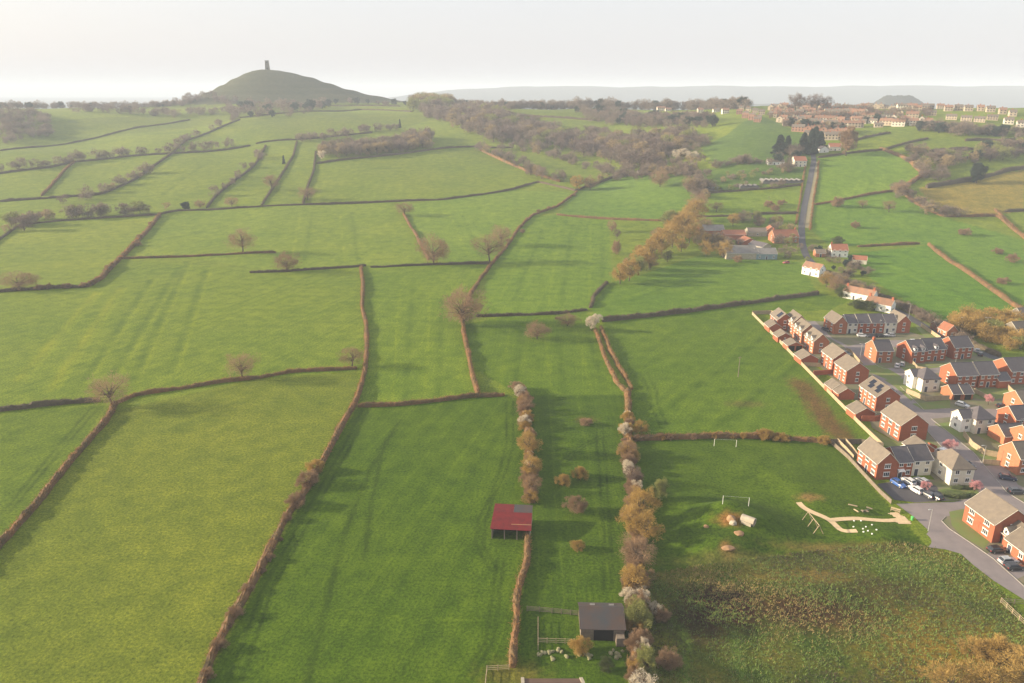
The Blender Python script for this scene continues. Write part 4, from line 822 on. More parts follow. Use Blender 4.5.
# ---------------- houses ----------------
def win_mesh(w, h, bars=1):
    f = MB(); t_ = .09
    f.box(-w / 2, -.05, 0, -w / 2 + t_, .05, h); f.box(w / 2 - t_, -.05, 0, w / 2, .05, h); f.box(-w / 2 + t_, -.05, 0, w / 2 - t_, .05, t_); f.box(-w / 2 + t_, -.05, h - t_, w / 2 - t_, .05, h)
    for k in range(bars): x = -w / 2 + w * (k + 1) / (bars + 1); f.box(x - .04, -.045, t_, x + .04, .045, h - t_)
    f.box(-w / 2 - .12, -.13, -.09, w / 2 + .12, .05, -.003); f.box(-w / 2 - .08, -.07, h + .003, w / 2 + .08, .05, h + .16)
    p = MB().box(-w / 2 + t_, -.02, t_, w / 2 - t_, .02, h - t_)
    return f.me('window', M['white']), p.me('pane', M['glass'])
WN = {k: win_mesh(*v) for k, v in {'n': (1.15, 1.2), 's': (.7, 1.0, 0), 'w': (1.7, 1.25, 2), 't': (.9, 2.0)}.items()}
DR = MB().box(-.5, -.04, 0, .5, .05, 2.05).me('door', M['door']); DRF = MB().box(-.62, -.05, 0, -.503, .05, 2.17).box(.503, -.05, 0, .62, .05, 2.17).box(-.503, -.05, 2.053, .503, .05, 2.17).me('door_frame', M['white'])
CAN = MB().slab([(-.95, -1.0, 2.3), (.95, -1.0, 2.3), (.95, .0, 2.65), (-.95, .0, 2.65)], .12).box(-.9, -.9, 1.9, -.8, 0, 2.25).box(.8, -.9, 1.9, .9, 0, 2.25).me('porch', M['white'])
def put(me_, name, root, x, y, z, rz): o = obj(name, me_, root, (x, y, z), rz); return o
def window(root, kind, x, y, z, rz):
    o = put(WN[kind][0], 'window', root, x, y, z, rz); obj('pane', WN[kind][1], o); return o
def face(fc, ex, ey, u):
    """point at distance u along a face, with the turn of things mounted on it"""
    return {'F': (u, 0, 0), 'B': (ex - u, ey, pi), 'L': (0, ey - u, -pi / 2), 'R': (ex, u, pi / 2)}[fc]
def house(px, py, yaw, ex, ey, eave, rise, axis, wall, roof, label, wins=None, door='auto', hip=False, chim=0, name='brick_house', cat='house', group=None, solar=0, dormer=0, porch=False, z=None, garage=False, win='n', at=None):
    x, y, zg = G(px, py) if at is None else (*at, gz(*at)); zg = zg if z is None else z
    r = empty(name, (x, y, zg), R(yaw)); tag(r, label, cat, group)
    wm = M[wall]; e = eave; b0 = -1.2
    w = MB()
    if axis == 'y':
        V = [(0, 0, b0), (ex, 0, b0), (ex, ey, b0), (0, ey, b0), (0, 0, e), (ex, 0, e), (ex, ey, e), (0, ey, e), (ex / 2, 0, e + rise), (ex / 2, ey, e + rise)]
        w.add(V, [(0, 1, 5, 8, 4), (2, 3, 7, 9, 6), (3, 0, 4, 7), (1, 2, 6, 5), (0, 3, 2, 1)] if not hip else [(0, 1, 5, 4), (2, 3, 7, 6), (3, 0, 4, 7), (1, 2, 6, 5), (4, 5, 6, 7)])
    else:
        V = [(0, 0, b0), (ex, 0, b0), (ex, ey, b0), (0, ey, b0), (0, 0, e), (ex, 0, e), (ex, ey, e), (0, ey, e), (0, ey / 2, e + rise), (ex, ey / 2, e + rise)]
        w.add(V, [(0, 1, 5, 4), (2, 3, 7, 6), (3, 0, 4, 8, 7), (1, 2, 6, 9, 5), (0, 3, 2, 1)] if not hip else [(0, 1, 5, 4), (2, 3, 7, 6), (3, 0, 4, 7), (1, 2, 6, 5), (4, 5, 6, 7)])
    obj('wall', w.me('wall', wm), r)
    rf = MB(); o_ = .32; g = .16; sl_ = rise / ((ex if axis == 'y' else ey) / 2); d = o_ * sl_; u = .14
    if hip:
        ins = min(ex, ey) / 2 * .95
        if axis == 'x': A, B = (ins, ey / 2), (ex - ins, ey / 2)
        else: A, B = (ex / 2, ins), (ex / 2, ey - ins)
        c_ = [(-o_, -o_, e), (ex + o_, -o_, e), (ex + o_, ey + o_, e), (-o_, ey + o_, e), (*A, e + rise), (*B, e + rise)]
        c_ = [(a_, b_, z_ + u) for a_, b_, z_ in c_] + [(a_, b_, e - .1) for a_, b_, z_ in c_[:4]]
        F = [(0, 1, 5, 4), (1, 2, 5), (2, 3, 4, 5), (3, 0, 4)] if axis == 'x' else [(0, 1, 4), (1, 2, 5, 4), (2, 3, 5), (3, 0, 4, 5)]
        rf.add(c_, F + [(0, 6, 7, 1), (1, 7, 8, 2), (2, 8, 9, 3), (3, 9, 6, 0), (9, 8, 7, 6)])
    elif axis == 'y':
        rf.slab([(-o_, -g, e - d + u), (ex / 2, -g, e + rise + u), (ex / 2, ey + g, e + rise + u), (-o_, ey + g, e - d + u)], .13)
        rf.slab([(ex / 2, -g, e + rise + u), (ex + o_, -g, e - d + u), (ex + o_, ey + g, e - d + u), (ex / 2, ey + g, e + rise + u)], .13)
    else:
        rf.slab([(-g, -o_, e - d + u), (ex + g, -o_, e - d + u), (ex + g, ey / 2, e + rise + u), (-g, ey / 2, e + rise + u)], .13)
        rf.slab([(-g, ey / 2, e + rise + u), (ex + g, ey / 2, e + rise + u), (ex + g, ey + o_, e - d + u), (-g, ey + o_, e - d + u)], .13)
    ro = obj('roof', rf.me('roof', M[('roofbx' if axis == 'y' and roof == 'roofb' else roof)]), r)
    rg = MB()
    if not hip:
        if axis == 'y': rg.tube((ex / 2, -g, e + rise + u), (ex / 2, ey + g, e + rise + u), .11, n=6)
        else: rg.tube((-g, ey / 2, e + rise + u), (ex + g, ey / 2, e + rise + u), .11, n=6)
        obj('ridge', rg.me('ridge', M[roof]), ro)
        # barge boards
        for s_ in (0, 1):
            bb = MB()
            if axis == 'y':
                yy = -g - .03 if s_ == 0 else ey + g + .03
                for q in (-1, 1): bb.slab([(ex / 2 + q * (ex / 2 + o_), yy - .03, e - d + u + .02), (ex / 2, yy - .03, e + rise + u + .02), (ex / 2, yy + .03, e + rise + u + .02), (ex / 2 + q * (ex / 2 + o_), yy + .03, e - d + u + .02)], .12)
            else:
                xx = -g - .03 if s_ == 0 else ex + g + .03
                for q in (-1, 1): bb.slab([(xx - .03, ey / 2 + q * (ey / 2 + o_), e - d + u + .02), (xx - .03, ey / 2, e + rise + u + .02), (xx + .03, ey / 2, e + rise + u + .02), (xx + .03, ey / 2 + q * (ey / 2 + o_), e - d + u + .02)], .12)
            obj('barge_board', bb.me('barge_board', M['render' if wall != 'render' else 'white']), ro)
    for k in range(chim):
        c = MB(); u_ = .22 if k == 0 else .82
        cx, cy = (ex / 2, ey * (.06 + .88 * k)) if axis == 'y' else (ex * (.06 + .88 * k), ey / 2)
        c.box(cx - .35, cy - .45, e + rise - .9, cx + .35, cy + .45, e + rise + 1.0).box(cx - .42, cy - .52, e + rise + 1.003, cx + .42, cy + .52, e + rise + 1.12).tube((cx, cy - .2, e + rise + 1.1), (cx, cy - .2, e + rise + 1.45), .11).tube((cx, cy + .2, e + rise + 1.1), (cx, cy + .2, e + rise + 1.45), .11)
        obj('chimney', c.me('chimney', M['brick']), ro)
    if solar:
        for k in range(solar):     # panels on the slope that faces the left
            for i in range(3):
                a0 = ey * (.12 + .8 * k / solar) + i * 1.05
                if i == 1 and solar > 1: s0, s1 = .2, .85
                else: s0, s1 = (.2, .55) if i == 0 and solar > 1 else ((.45, .85) if solar > 1 else (.2, .85))
                p = MB(); X0, X1 = ex / 2 * s0, ex / 2 * s1
                p.slab([(X0, a0, e + X0 * sl_ + u + .1), (X1, a0, e + X1 * sl_ + u + .1), (X1, a0 + 1.0, e + X1 * sl_ + u + .1), (X0, a0 + 1.0, e + X0 * sl_ + u + .1)], .05)
                obj('solar_panel', p.me('solar_panel', M['solar']), ro)
    if dormer:
        for k in range(dormer):
            if axis == 'y':
                v = ey * (k + .5) / dormer; D_ = MB(); dw = .75
                D_.box(-.05, v - dw, e - .3, ex * .32, v + dw, e + 1.25); D_.slab([(-.3, v - dw - .2, e + 1.2), (-.3, v, e + 2.0), (ex * .45, v, e + 2.0), (ex * .38, v - dw - .2, e + 1.2)], .1, 1); D_.slab([(-.3, v, e + 2.0), (-.3, v + dw + .2, e + 1.2), (ex * .38, v + dw + .2, e + 1.2), (ex * .45, v, e + 2.0)], .1, 1)
                D_.add([(-.052, v - dw, e + 1.25), (-.052, v + dw, e + 1.25), (-.052, v, e + 1.95)], [(0, 1, 2)])
                obj('dormer', D_.me('dormer', [M['white'], M[roof]]), ro); window(r, 's', -.06, v, e + .1, -pi / 2)
            else:
                v = ex * (k + .5) / dormer; D_ = MB(); dw = .7
                D_.box(v - dw, -.05, e - .2, v + dw, ey * .3, e + 1.2); D_.slab([(v - dw - .2, -.3, e + 1.15), (v, -.3, e + 1.85), (v, ey * .42, e + 1.85), (v - dw - .2, ey * .36, e + 1.15)], .1, 1); D_.slab([(v, -.3, e + 1.85), (v + dw + .2, -.3, e + 1.15), (v + dw + .2, ey * .36, e + 1.15), (v, ey * .42, e + 1.85)], .1, 1)
                D_.add([(v - dw, -.052, e + 1.2), (v + dw, -.052, e + 1.2), (v, -.052, e + 1.8)], [(0, 1, 2)])
                obj('dormer', D_.me('dormer', [M['white'], M[roof]]), ro); window(r, 's', v, -.06, e + .1, 0)
    if wins is None:
        wins = {'L': max(1, round(ey / 3)), 'F': 1, 'R': max(1, round(ey / 3)), 'B': 1} if axis == 'y' else {'F': max(1, round(ex / 2.6)), 'B': max(1, round(ex / 2.6)), 'L': 1, 'R': 0}
    dface = ('L' if axis == 'y' else 'F') if door == 'auto' else door
    for fc, n in wins.items():
        Lf = ex if fc in 'FB' else ey
        for k in range(n):
            for s_, z_ in enumerate([.95, 3.35] if eave > 4 else [.95]):
                X_, Y_, rz = face(fc, ex, ey, Lf * (k + .5) / n)
                if fc == dface and s_ == 0 and k == (n - 1) // 2:
                    dd_ = put(DR, 'door', r, X_, Y_, 0.02, rz); obj('door_frame', DRF, dd_)
                    if porch: obj('porch', CAN, dd_)
                    continue
                window(r, win, X_, Y_, z_, rz)
    if garage:
        n = 2 if ex > 5.5 else 1
        for k in range(n): q = MB().box(-1.15, -.05, 0, 1.15, .05, 2.1); X_, Y_, rz = face(garage, ex, ey, (ex if garage in 'FB' else ey) * (k + .5) / n); obj('dark_opening', q.me('dark_opening', M['dark']), r, (X_, Y_, .02), rz)  # flat near-black panels, the shade inside an open front painted as colour
    dp = MB()       # gutters along the eaves
    if axis == 'y' and not hip: dp.tube((-o_ - .05, 0, e - d + .02), (-o_ - .05, ey, e - d + .02), .07, n=5)
    elif not hip: dp.tube((0, -o_ - .05, e - d + .02), (ex, -o_ - .05, e - d + .02), .07, n=5)
    if dp.V: obj('gutter', dp.me('gutter', M['white']), ro)
    return r
Y6 = 6
TW = 'orange townhouse with two white dormers, '
GR = 'garages behind the left row of houses'
H = house
H(776.5, 330.7, 0, 6.6, 9.5, 5.0, 2.7, 'y', 'brick', 'roofb', 'orange brick house with solar panels at the far tip of the left row', solar=1)
H(792, 334.5, 2, 6.2, 9, 5.4, 3.0, 'y', 'brick2', 'roofb', TW + 'farthest of the three in the left row', dormer=2, porch=False)
H(800.6, 344, 2, 6.2, 9, 5.4, 3.0, 'y', 'brick2', 'roofb', TW + 'middle one of the three in the left row', dormer=2)
H(812.3, 354.3, 2, 6.2, 9, 5.4, 3.0, 'y', 'brick2', 'roofb', TW + 'nearest of the three in the left row', dormer=2)
H(831.4, 372, 3, 7.6, 9.5, 5.2, 2.9, 'y', 'brick', 'roofb', 'plain orange brick house with brown roof next to the three dormered townhouses')
H(845, 384.4, 4, 8.2, 9.0, 5.2, 2.9, 'y', 'brick', 'roofb', 'plain orange brick house with brown roof, second after the dormered townhouses')
H(874.5, 411.5, 5, 8.0, 10.5, 5.2, 3.0, 'y', 'brick', 'roofb', 'orange brick semi with a black solar array on each half', solar=2)
r_ = H(898.4, 441.2, Y6, 8.7, 10.2, 5.2, 3.3, 'y', 'brick', 'roofb', 'large orange brick house alone on its lawn above the car park', win='w')
H(768.8, 332.5, 0, 5.5, 6.5, 2.4, 1.8, 'y', 'brick', 'roofb', 'brick garage nearest the far fence corner', {'L': 0}, name='brick_garage', cat='garage', group=GR)
H(777.4, 342.5, 2, 6, 5.5, 2.4, 1.7, 'y', 'brick', 'roofb', 'brick garage with a small white window below the farthest dormered townhouse', {'F': 1}, door=None, win='s', name='brick_garage', cat='garage', group=GR)
H(787.6, 351, 2, 6, 5.5, 2.3, 1.4, 'y', 'brick', 'roofb', 'low brick garage with dark doorway beside the middle townhouse', {'L': 0}, name='brick_garage', cat='garage', group=GR, garage='F')
H(800.6, 365, 3, 6.6, 6.5, 2.4, 1.8, 'y', 'brick', 'roofb', 'brick garage with pale roof below the nearest dormered townhouse', {'L': 0}, name='brick_garage', cat='garage', group=GR)
H(831.5, 395.5, 4, 5.0, 5.5, 2.4, 1.7, 'y', 'brick', 'roofb', 'left garage of the brick pair by the solar semi', {'L': 0}, name='brick_garage', cat='garage', group=GR)
H(837.8, 400, 4, 5.6, 5.5, 2.4, 1.8, 'y', 'brick', 'roofb', 'right garage of the brick pair by the solar semi', {'L': 0}, name='brick_garage', cat='garage', group=GR)
H(855, 420.6, 5, 6.4, 5.8, 2.4, 1.8, 'y', 'brick', 'roofb', 'single brick garage by the fence above the lone house on its lawn', {'L': 0}, name='brick_garage', cat='garage', group=GR)
# block above the play field
H(875.2, 480, Y6, 5.8, 9.5, 5.0, 3.0, 'y', 'brick', 'roofb', 'gabled brick end house above the corner of the play field', {'L': 3, 'F': 1, 'R': 0}, win='w')
H(895.3, 477.8, Y6, 4.4, 8.2, 4.7, 2.5, 'x', 'brick', 'roofs', 'narrow red brick house with dark roof and arched white porch above the car park', {'F': 2, 'B': 2, 'L': 0}, porch=True)
H(910.2, 476.0, Y6, 5.8, 8.2, 4.7, 2.5, 'x', 'render', 'roofs', 'narrow cream house with dark roof above the car park', {'F': 2, 'B': 2, 'L': 0}, name='cream_house')
H(912, 458, Y6, 6.5, 5.0, 2.5, 2.0, 'y', 'brick', 'roofb', 'brick garage between the car park terrace and the street', {'L': 0}, name='brick_garage', cat='garage', group=GR)
H(949, 485.7, 3, 6.2, 9.2, 4.8, 2.9, 'y', 'render', 'roofb', 'cream hipped house with clipped hedges beside the street junction', {'F': 2, 'L': 1, 'R': 2, 'B': 1}, hip=True, door='R', name='cream_house')
# corner houses bottom right
H(991.2, 543.2, 8, 9.5, 9.6, 5.0, 3.4, 'y', 'brick', 'roofb', 'big brick corner house with white bay windows at the lower right', {'L': 2, 'F': 1, 'R': 2}, door=None, win='w')
H(1014, 553.5, 8, 7, 6.5, 3.0, 2.6, 'y', 'brick', 'roofb', 'brick garage wing with a white dormer at the lower right edge', {'F': 0}, door=None, dormer=1, name='brick_garage', cat='garage', garage='L')
H(1025, 566, 8, 7, 6.5, 3.0, 2.4, 'y', 'brick', 'roofb', 'orange brick house cut by the right edge near the parked cars', {'L': 2})
# long terrace at the top of the estate
H(833.3, 334.4, 4, 5.7, 9.5, 5.0, 2.9, 'y', 'brick2', 'roofb', 'gabled left end house of the long terrace, lit orange side wall', {'L': 2, 'F': 1, 'R': 0})
H(846.3, 333.6, 4, 4.8, 8, 4.8, 2.6, 'x', 'render', 'roofs', 'cream fronted house, second from the left in the long terrace', {'F': 2, 'B': 2}, name='cream_house')
H(857.2, 333.6, 4, 5.9, 8, 4.9, 2.7, 'x', 'brick', 'roofs', 'red brick fronted house, third from the left in the long terrace', {'F': 2, 'B': 2})
H(870.3, 333.4, 4, 5.9, 8, 4.9, 2.7, 'x', 'brick', 'roofs', 'red brick fronted house, fourth from the left in the long terrace', {'F': 2, 'B': 2})
H(883.5, 333.2, 4, 5.6, 8, 4.8, 2.6, 'x', 'render', 'roofs', 'cream fronted house, fifth from the left in the long terrace', {'F': 2, 'B': 2}, name='cream_house')
H(896.3, 333.2, 4, 5.8, 9, 5.0, 2.9, 'y', 'brick', 'roofb', 'gabled right end house of the long terrace', {'L': 1, 'F': 1, 'R': 2})
H(875.2, 363.1, 4, 6.6, 8.5, 5.0, 3.0, 'x', 'brick2', 'roofs', 'house with orange side wall, cream front and tall chimney below the long terrace', {'F': 2, 'B': 2, 'L': 1}, chim=1)
cf = MB().box(.02, -.06, 0, 6.58, -.004, 5.0)
H(910, 363.6, 10, 6.5, 8.5, 5.0, 3.0, 'x', 'brick', 'roofs', 'left half of the red brick terrace with three dormers in mid estate', {'F': 2, 'B': 2, 'L': 1}, dormer=2)
H(924.7, 361.9, 10, 8.6, 8.5, 5.0, 3.0, 'x', 'brick', 'roofs', 'right half of the red brick terrace with dormers in mid estate', {'F': 3, 'B': 3}, dormer=1)
H(952.4, 359.5, 8, 8.0, 8.5, 5.0, 3.0, 'x', 'brick', 'roofs', 'separate red brick house with slate roof at the right end of the dormered terrace', {'F': 3, 'B': 2, 'L': 1})
H(946, 338, 8, 5, 6, 3.0, 2.4, 'y', 'brick2', 'roofo', 'small orange brick cottage behind the dormered terrace', {'L': 2, 'F': 1}, name='brick_cottage')
H(936, 331, 8, 4, 4, 2.3, 1.5, 'x', 'brick2', 'roofb', 'little sunlit garage left of the orange cottage behind the dormered terrace', {'F': 0}, door=None, name='brick_garage', cat='garage')
H(921, 392.3, 6, 6.4, 7.2, 4.8, 2.9, 'x', 'render', 'roofs', 'cream hipped house on the street corner opposite the solar semi', {'F': 2, 'B': 2, 'L': 0}, hip=True, name='cream_house')
H(911.5, 389, 6, 3.6, 5, 4.8, 1.7, 'x', 'white', 'roofs', 'white rendered wing joined to the left side of the corner cream house', {'L': 1, 'F': 1}, door=None, name='cream_house')
H(954.6, 388.9, 6, 8.0, 9, 5.0, 3.1, 'x', 'brick', 'roofs', 'left half of the long orange gabled brick terrace on the right', {'F': 3, 'B': 3, 'L': 1})
H(977.5, 387.8, 6, 7.2, 9, 5.0, 3.1, 'x', 'brick', 'roofs', 'right half of the long orange gabled brick terrace on the right', {'F': 3, 'B': 3})
H(997.3, 388.5, 6, 4.6, 6, 3.0, 1.9, 'x', 'brick', 'roofs', 'low brick garage wing at the right end of the orange gabled terrace', {'F': 0}, door=None, name='brick_garage', cat='garage')
H(1008.5, 384.8, 6, 14, 10, 5.2, 3.2, 'x', 'brick', 'roofs', 'slate roofed brick terrace running off the right edge', {'F': 5, 'B': 5, 'L': 0})
H(951.7, 400.2, 6, 3.6, 6, 2.4, 2.0, 'x', 'brick2', 'roofs', 'left garage of the open fronted pair with the silver car', {'F': 0}, door=None, name='brick_garage', cat='garage', garage='F')
H(962.4, 400.0, 6, 3.6, 6, 2.4, 2.0, 'x', 'brick2', 'roofs', 'right garage of the open fronted pair with the silver car', {'F': 0}, door=None, name='brick_garage', cat='garage', garage='F')
H(973.5, 434.2, 8, 6.2, 7, 4.8, 2.9, 'x', 'render', 'roofs', 'cream hipped house in the middle of the right side', {'F': 2, 'B': 2, 'L': 0}, hip=True, name='cream_house')
H(959.5, 432.4, 8, 3.9, 4.6, 4.8, 1.8, 'x', 'white', 'roofs', 'white wing on the street side of the right hand cream house', {'L': 1, 'F': 1}, door=None, name='cream_house')
H(1003, 445, 8, 7.5, 6.5, 2.9, 2.3, 'x', 'brick2', 'roofs', 'low brick garage with bright orange gable right of the cream house', {'F': 0}, door=None, name='brick_garage', cat='garage')
H(1013, 433, 8, 8, 7.5, 4.6, 2.8, 'x', 'brick', 'roofs', 'brick house with slate roof peeping over the bright orange garage', {'F': 2, 'L': 1})
H(1016.5, 475.6, 8, 9, 7.5, 5.2, 3.2, 'x', 'brick2', 'roofb', 'gabled house with orange side and white front by the right edge car park', {'F': 3, 'L': 1})
H(1020, 417, 8, 8, 8, 4.8, 2.8, 'x', 'brick2', 'roofb', 'orange gabled house cut by the right edge above the garages', {'F': 2, 'L': 1})
H(1028, 455, 8, 9, 8, 4.8, 2.8, 'x', 'brick2', 'roofb', 'orange gabled house at the right edge below the low garage', {'F': 2, 'L': 1})
# houses along the lane and the farm
H(818.5, 277.5, 35, 6, 11, 4.4, 2.6, 'y', 'white', 'roofr', 'long white cottage with orange roof end on to the lane', {'L': 3, 'F': 1, 'R': 2}, name='white_cottage')
H(872, 303.5, 42, 5.4, 15, 3.7, 2.3, 'y', 'white', 'roofr', 'white walled cottage, farther of the two behind the long terrace', {'L': 4, 'F': 0}, chim=2, name='white_cottage')
H(890, 313.5, 42, 5.4, 12, 3.7, 2.3, 'y', 'white', 'roofr', 'white walled cottage, nearer of the two behind the long terrace', {'L': 4, 'F': 1}, chim=2, name='white_cottage')
H(831, 257, -6, 10, 8, 4.4, 3.2, 'x', 'white', 'roofo', 'white house with orange roof standing in the field right of the lane', {'F': 3, 'L': 1}, chim=1, name='white_house')
H(852, 263.5, -20, 8, 5, 2.6, 2.0, 'x', 'render', 'roofo', 'small pinkish outbuilding right of the white house by the lane', {'F': 1}, name='outbuilding', cat='shed')
H(815.5, 257, -6, 6, 6, 2.6, 1.8, 'x', 'brick2', 'roofb', 'brown outbuilding left of the white house by the lane', {'F': 1}, name='outbuilding', cat='shed')
H(774, 243.5, 5, 17, 10, 4.2, 4.2, 'x', 'brick2', 'roofo', 'large farmhouse with steep orange roof beside the lane', {'F': 4, 'L': 1}, chim=2, name='farmhouse')
H(726, 259.5, 0, 20, 17, 4.0, 3.2, 'x', 'stone', 'roofg', 'big grey roofed farm barn beside the golden trees', {'F': 0, 'L': 0}, door=None, name='barn', cat='barn', garage='L')
H(756, 259.5, 0, 13, 11, 3.6, 2.6, 'x', 'bluep', 'roofg', 'pale blue fronted farm shed next to the big grey barn', {'F': 3, 'L': 0}, name='barn', cat='barn')
H(700, 236, 0, 17, 12, 4.0, 2.8, 'x', 'brick', 'roofg', 'grey barn behind the golden trees at the farm', {'F': 0, 'L': 0}, door=None, name='barn', cat='barn', garage='F')
H(724, 240, 0, 15, 12, 3.6, 2.2, 'x', 'brick', 'roofo', 'low pinkish farm building between the barns', {'F': 0, 'L': 0}, door=None, name='barn', cat='barn')
H(742, 247, 10, 11, 9, 3.2, 2.4, 'y', 'brick', 'roofo', 'orange tiled farm outbuilding with its gable to the viewer', {'F': 1, 'L': 0}, door=None, name='barn', cat='barn')
H(765, 236, -8, 8, 8, 3.6, 2.8, 'y', 'brick2', 'roofo', 'small sunlit brick wing left of the farmhouse', {'F': 1, 'L': 1}, name='barn', cat='barn')
H(748, 236.5, 0, 13, 8, 3.2, 2.2, 'x', 'stone', 'roofb', 'dark roofed farm store behind the pale blue shed', {'F': 1, 'L': 0}, door=None, name='barn', cat='barn')
H(762, 252, 30, 8, 12, 3.2, 2.0, 'y', 'stone', 'roofs', 'small slate roofed farm shed between farmhouse and blue shed', {'F': 1, 'L': 0}, door=None, name='barn', cat='barn')
H(794, 167, 0, 11, 10, 5.5, 3.4, 'x', 'render', 'roofo', 'cream fronted house with orange roof at the upper end of the lane', {'F': 3, 'L': 1}, name='house')
H(768, 165, 0, 15, 7, 2.8, 1.8, 'x', 'white', 'roofb', 'long low white bungalow left of the upper lane', {'F': 4, 'L': 1}, name='bungalow', cat='bungalow')
H(820, 153, 10, 9, 8, 3.5, 2.6, 'y', 'white', 'roofs', 'bright white bungalow right of the dark evergreens on the lane', {'F': 1, 'L': 1}, name='bungalow', cat='bungalow')
H(829, 151, -8, 11, 9, 4, 3, 'x', 'render', 'roofo', 'tan roofed house between the white bungalow and the poplar', {'F': 3, 'L': 1}, name='house')
H(1016, 341, 12, 9, 8, 4.2, 3.0, 'x', 'towerst', 'roofb', 'brown stone house among the golden scrub at the right edge', {'F': 3, 'L': 1}, name='stone_house')
H(1021, 326, 12, 9, 8, 4.2, 3.0, 'x', 'towerst', 'roofb', 'farther stone house at the right edge above the golden scrub', {'F': 3, 'L': 1}, name='stone_house')
# allotment glasshouses and sheds by the lane
def shedrow(px, py, ex, ey, h, mat_r, label, name='glasshouse', cat='greenhouse'):
    x, y, z = G(px, py); r = empty(name, (x, y, z)); tag(r, label, cat)
    w = MB().box(0, 0, -1, ex, ey, h); obj('wall', w.me('wall', M['roofg']), r)
    f = MB(); n = max(2, int(ex / 4))
    for k in range(n):
        a, b_ = ex * k / n, ex * (k + 1) / n; m_ = (a + b_) / 2
        f.slab([(a, -.2, h + .05), (m_, -.2, h + 1.3), (m_, ey + .2, h + 1.3), (a, ey + .2, h + .05)], .06); f.slab([(m_, -.2, h + 1.3), (b_, -.2, h + .05), (b_, ey + .2, h + .05), (m_, ey + .2, h + 1.3)], .06)
    obj('roof', f.me('roof', M[mat_r]), r)
shedrow(763, 184, 34, 14, 2.4, 'roofg', 'long grey ridged glasshouse left of the upper lane')
shedrow(740, 189, 16, 8, 2.2, 'roofg', 'smaller grey ridged glasshouse left of the long one')
shedrow(702, 192, 17, 7, 2.6, 'bluep', 'blue covered shed in the allotments', 'shed', 'shed')
# ---------------- hill town: small in the picture ----------------
def far_house(kind, wcol, rcol):
    mb = MB(); ex, ey, e, ri = kind
    mb.box(-ex / 2, -ey / 2, -3, ex / 2, ey / 2, e, 0)
    mb.add([(-ex / 2, -ey / 2, e), (-ex / 2, ey / 2, e), (-ex / 2, 0, e + ri)], [(0, 2, 1)], 0); mb.add([(ex / 2, -ey / 2, e), (ex / 2, ey / 2, e), (ex / 2, 0, e + ri)], [(0, 1, 2)], 0)
    for s_ in (-1, 1): mb.slab([(-ex / 2 - .3, s_ * (ey / 2 + .4), e - .1), (ex / 2 + .3, s_ * (ey / 2 + .4), e - .1), (ex / 2 + .3, 0, e + ri + .1), (-ex / 2 - .3, 0, e + ri + .1)], .15, 1)
    mb.box(-ex * .1 - .4, -.4, e + ri - .8, -ex * .1 + .4, .4, e + ri + 1.1, 3)
    n = int(ex / 3)
    for k in range(n):
        x = -ex / 2 + ex * (k + .5) / n
        for z_ in ([.9, 3.4] if e > 4 else [.9]): mb.box(x - .7, -ey / 2 - .04, z_, x + .7, -ey / 2 + .05, z_ + 1.2, 2)
    for z_ in ([.9, 3.4] if e > 4 else [.9]): mb.box(-ex / 2 - .04, -.6, z_, -ex / 2 + .05, .6, z_ + 1.2, 2)
    return mb.me('town_house', [M[wcol], M[rcol], M['glass'], M['brick']])
SZ = [(9, 7, 4.6, 2.6), (7.5, 7, 4.6, 2.7), (13, 7.5, 4.8, 2.6), (9, 7, 2.7, 2.3)]
M['farb'] = simple('weathered_brick', (.36, .20, .13), (.28, .16, .11), .3, rnd=.2); M['farw'] = simple('weathered_render', (.46, .38, .28), (.36, .29, .21), .3, rnd=.25); M['farw2'] = simple('pale_render', (.66, .60, .49), (.55, .50, .42), .3, rnd=.1)
FHM = {k: [far_house(s_, {'render': 'farw', 'white': 'farw2', 'brick2': 'farb'}[k], rc) for s_ in SZ for rc in ('roofb', 'roofr')] for k in ('render', 'white', 'brick2')}
def town(px, py, wcol, label, group, yaw=0, big=None, sc=1.0):
    x, y, z = G(px, py); L_ = FHM[wcol]; k = big if big is not None else int(rng.integers(0, len(L_)))
    o = obj('town_house', L_[k], None, (x, y, z), R(yaw)); o.scale = (sc, sc, sc); tag(o, label, 'house', group)
for k, (px, py) in enumerate([(931, 115.5), (951, 119.5), (966, 121), (979, 122), (992, 120)]):
    town(px, py, 'render', ['cream semi with brown roof, leftmost of the cream terrace on the right skyline', 'cream house second from the left in the skyline terrace', 'cream house third from the left in the skyline terrace', 'cream house fourth from the left in the skyline terrace', 'cream house at the right end of the skyline terrace'][k], 'cream terrace on the skyline', yaw=-26, big=4, sc=.82)
for k, (px, py) in enumerate([(1008, 124), (1021, 127), (1034, 128)]): town(px, py, 'white', ['white house right of the cream skyline terrace', 'white house at the right edge of the skyline', 'white house beyond the right edge of the skyline'][k], 'white houses at the right end of the town', -22, 0)
for (px, py) in [(948, 111), (958, 110.5), (968, 111), (980, 111), (990, 112), (1002, 114), (1012, 116), (940, 109), (925, 110), (917, 111)]: town(px, py, 'render', 'brown roofed house behind the cream terrace', 'houses behind the cream terrace', -20, int(rng.integers(0, 4)))
for row, (x0, y0, x1, y1, n) in enumerate([(736, 113, 762, 121, 4), (738, 109.5, 765, 115, 4), (742, 117, 760, 123, 3)]):
    for k in range(n): u_ = (k + .5) / n; town(x0 + (x1 - x0) * u_, y0 + (y1 - y0) * u_, 'brick2' if row != 1 else 'render', 'house in the reddish stepped rows at the left end of the town', 'reddish stepped rows at the left of the town', -20, int(rng.integers(0, 4)), .85)
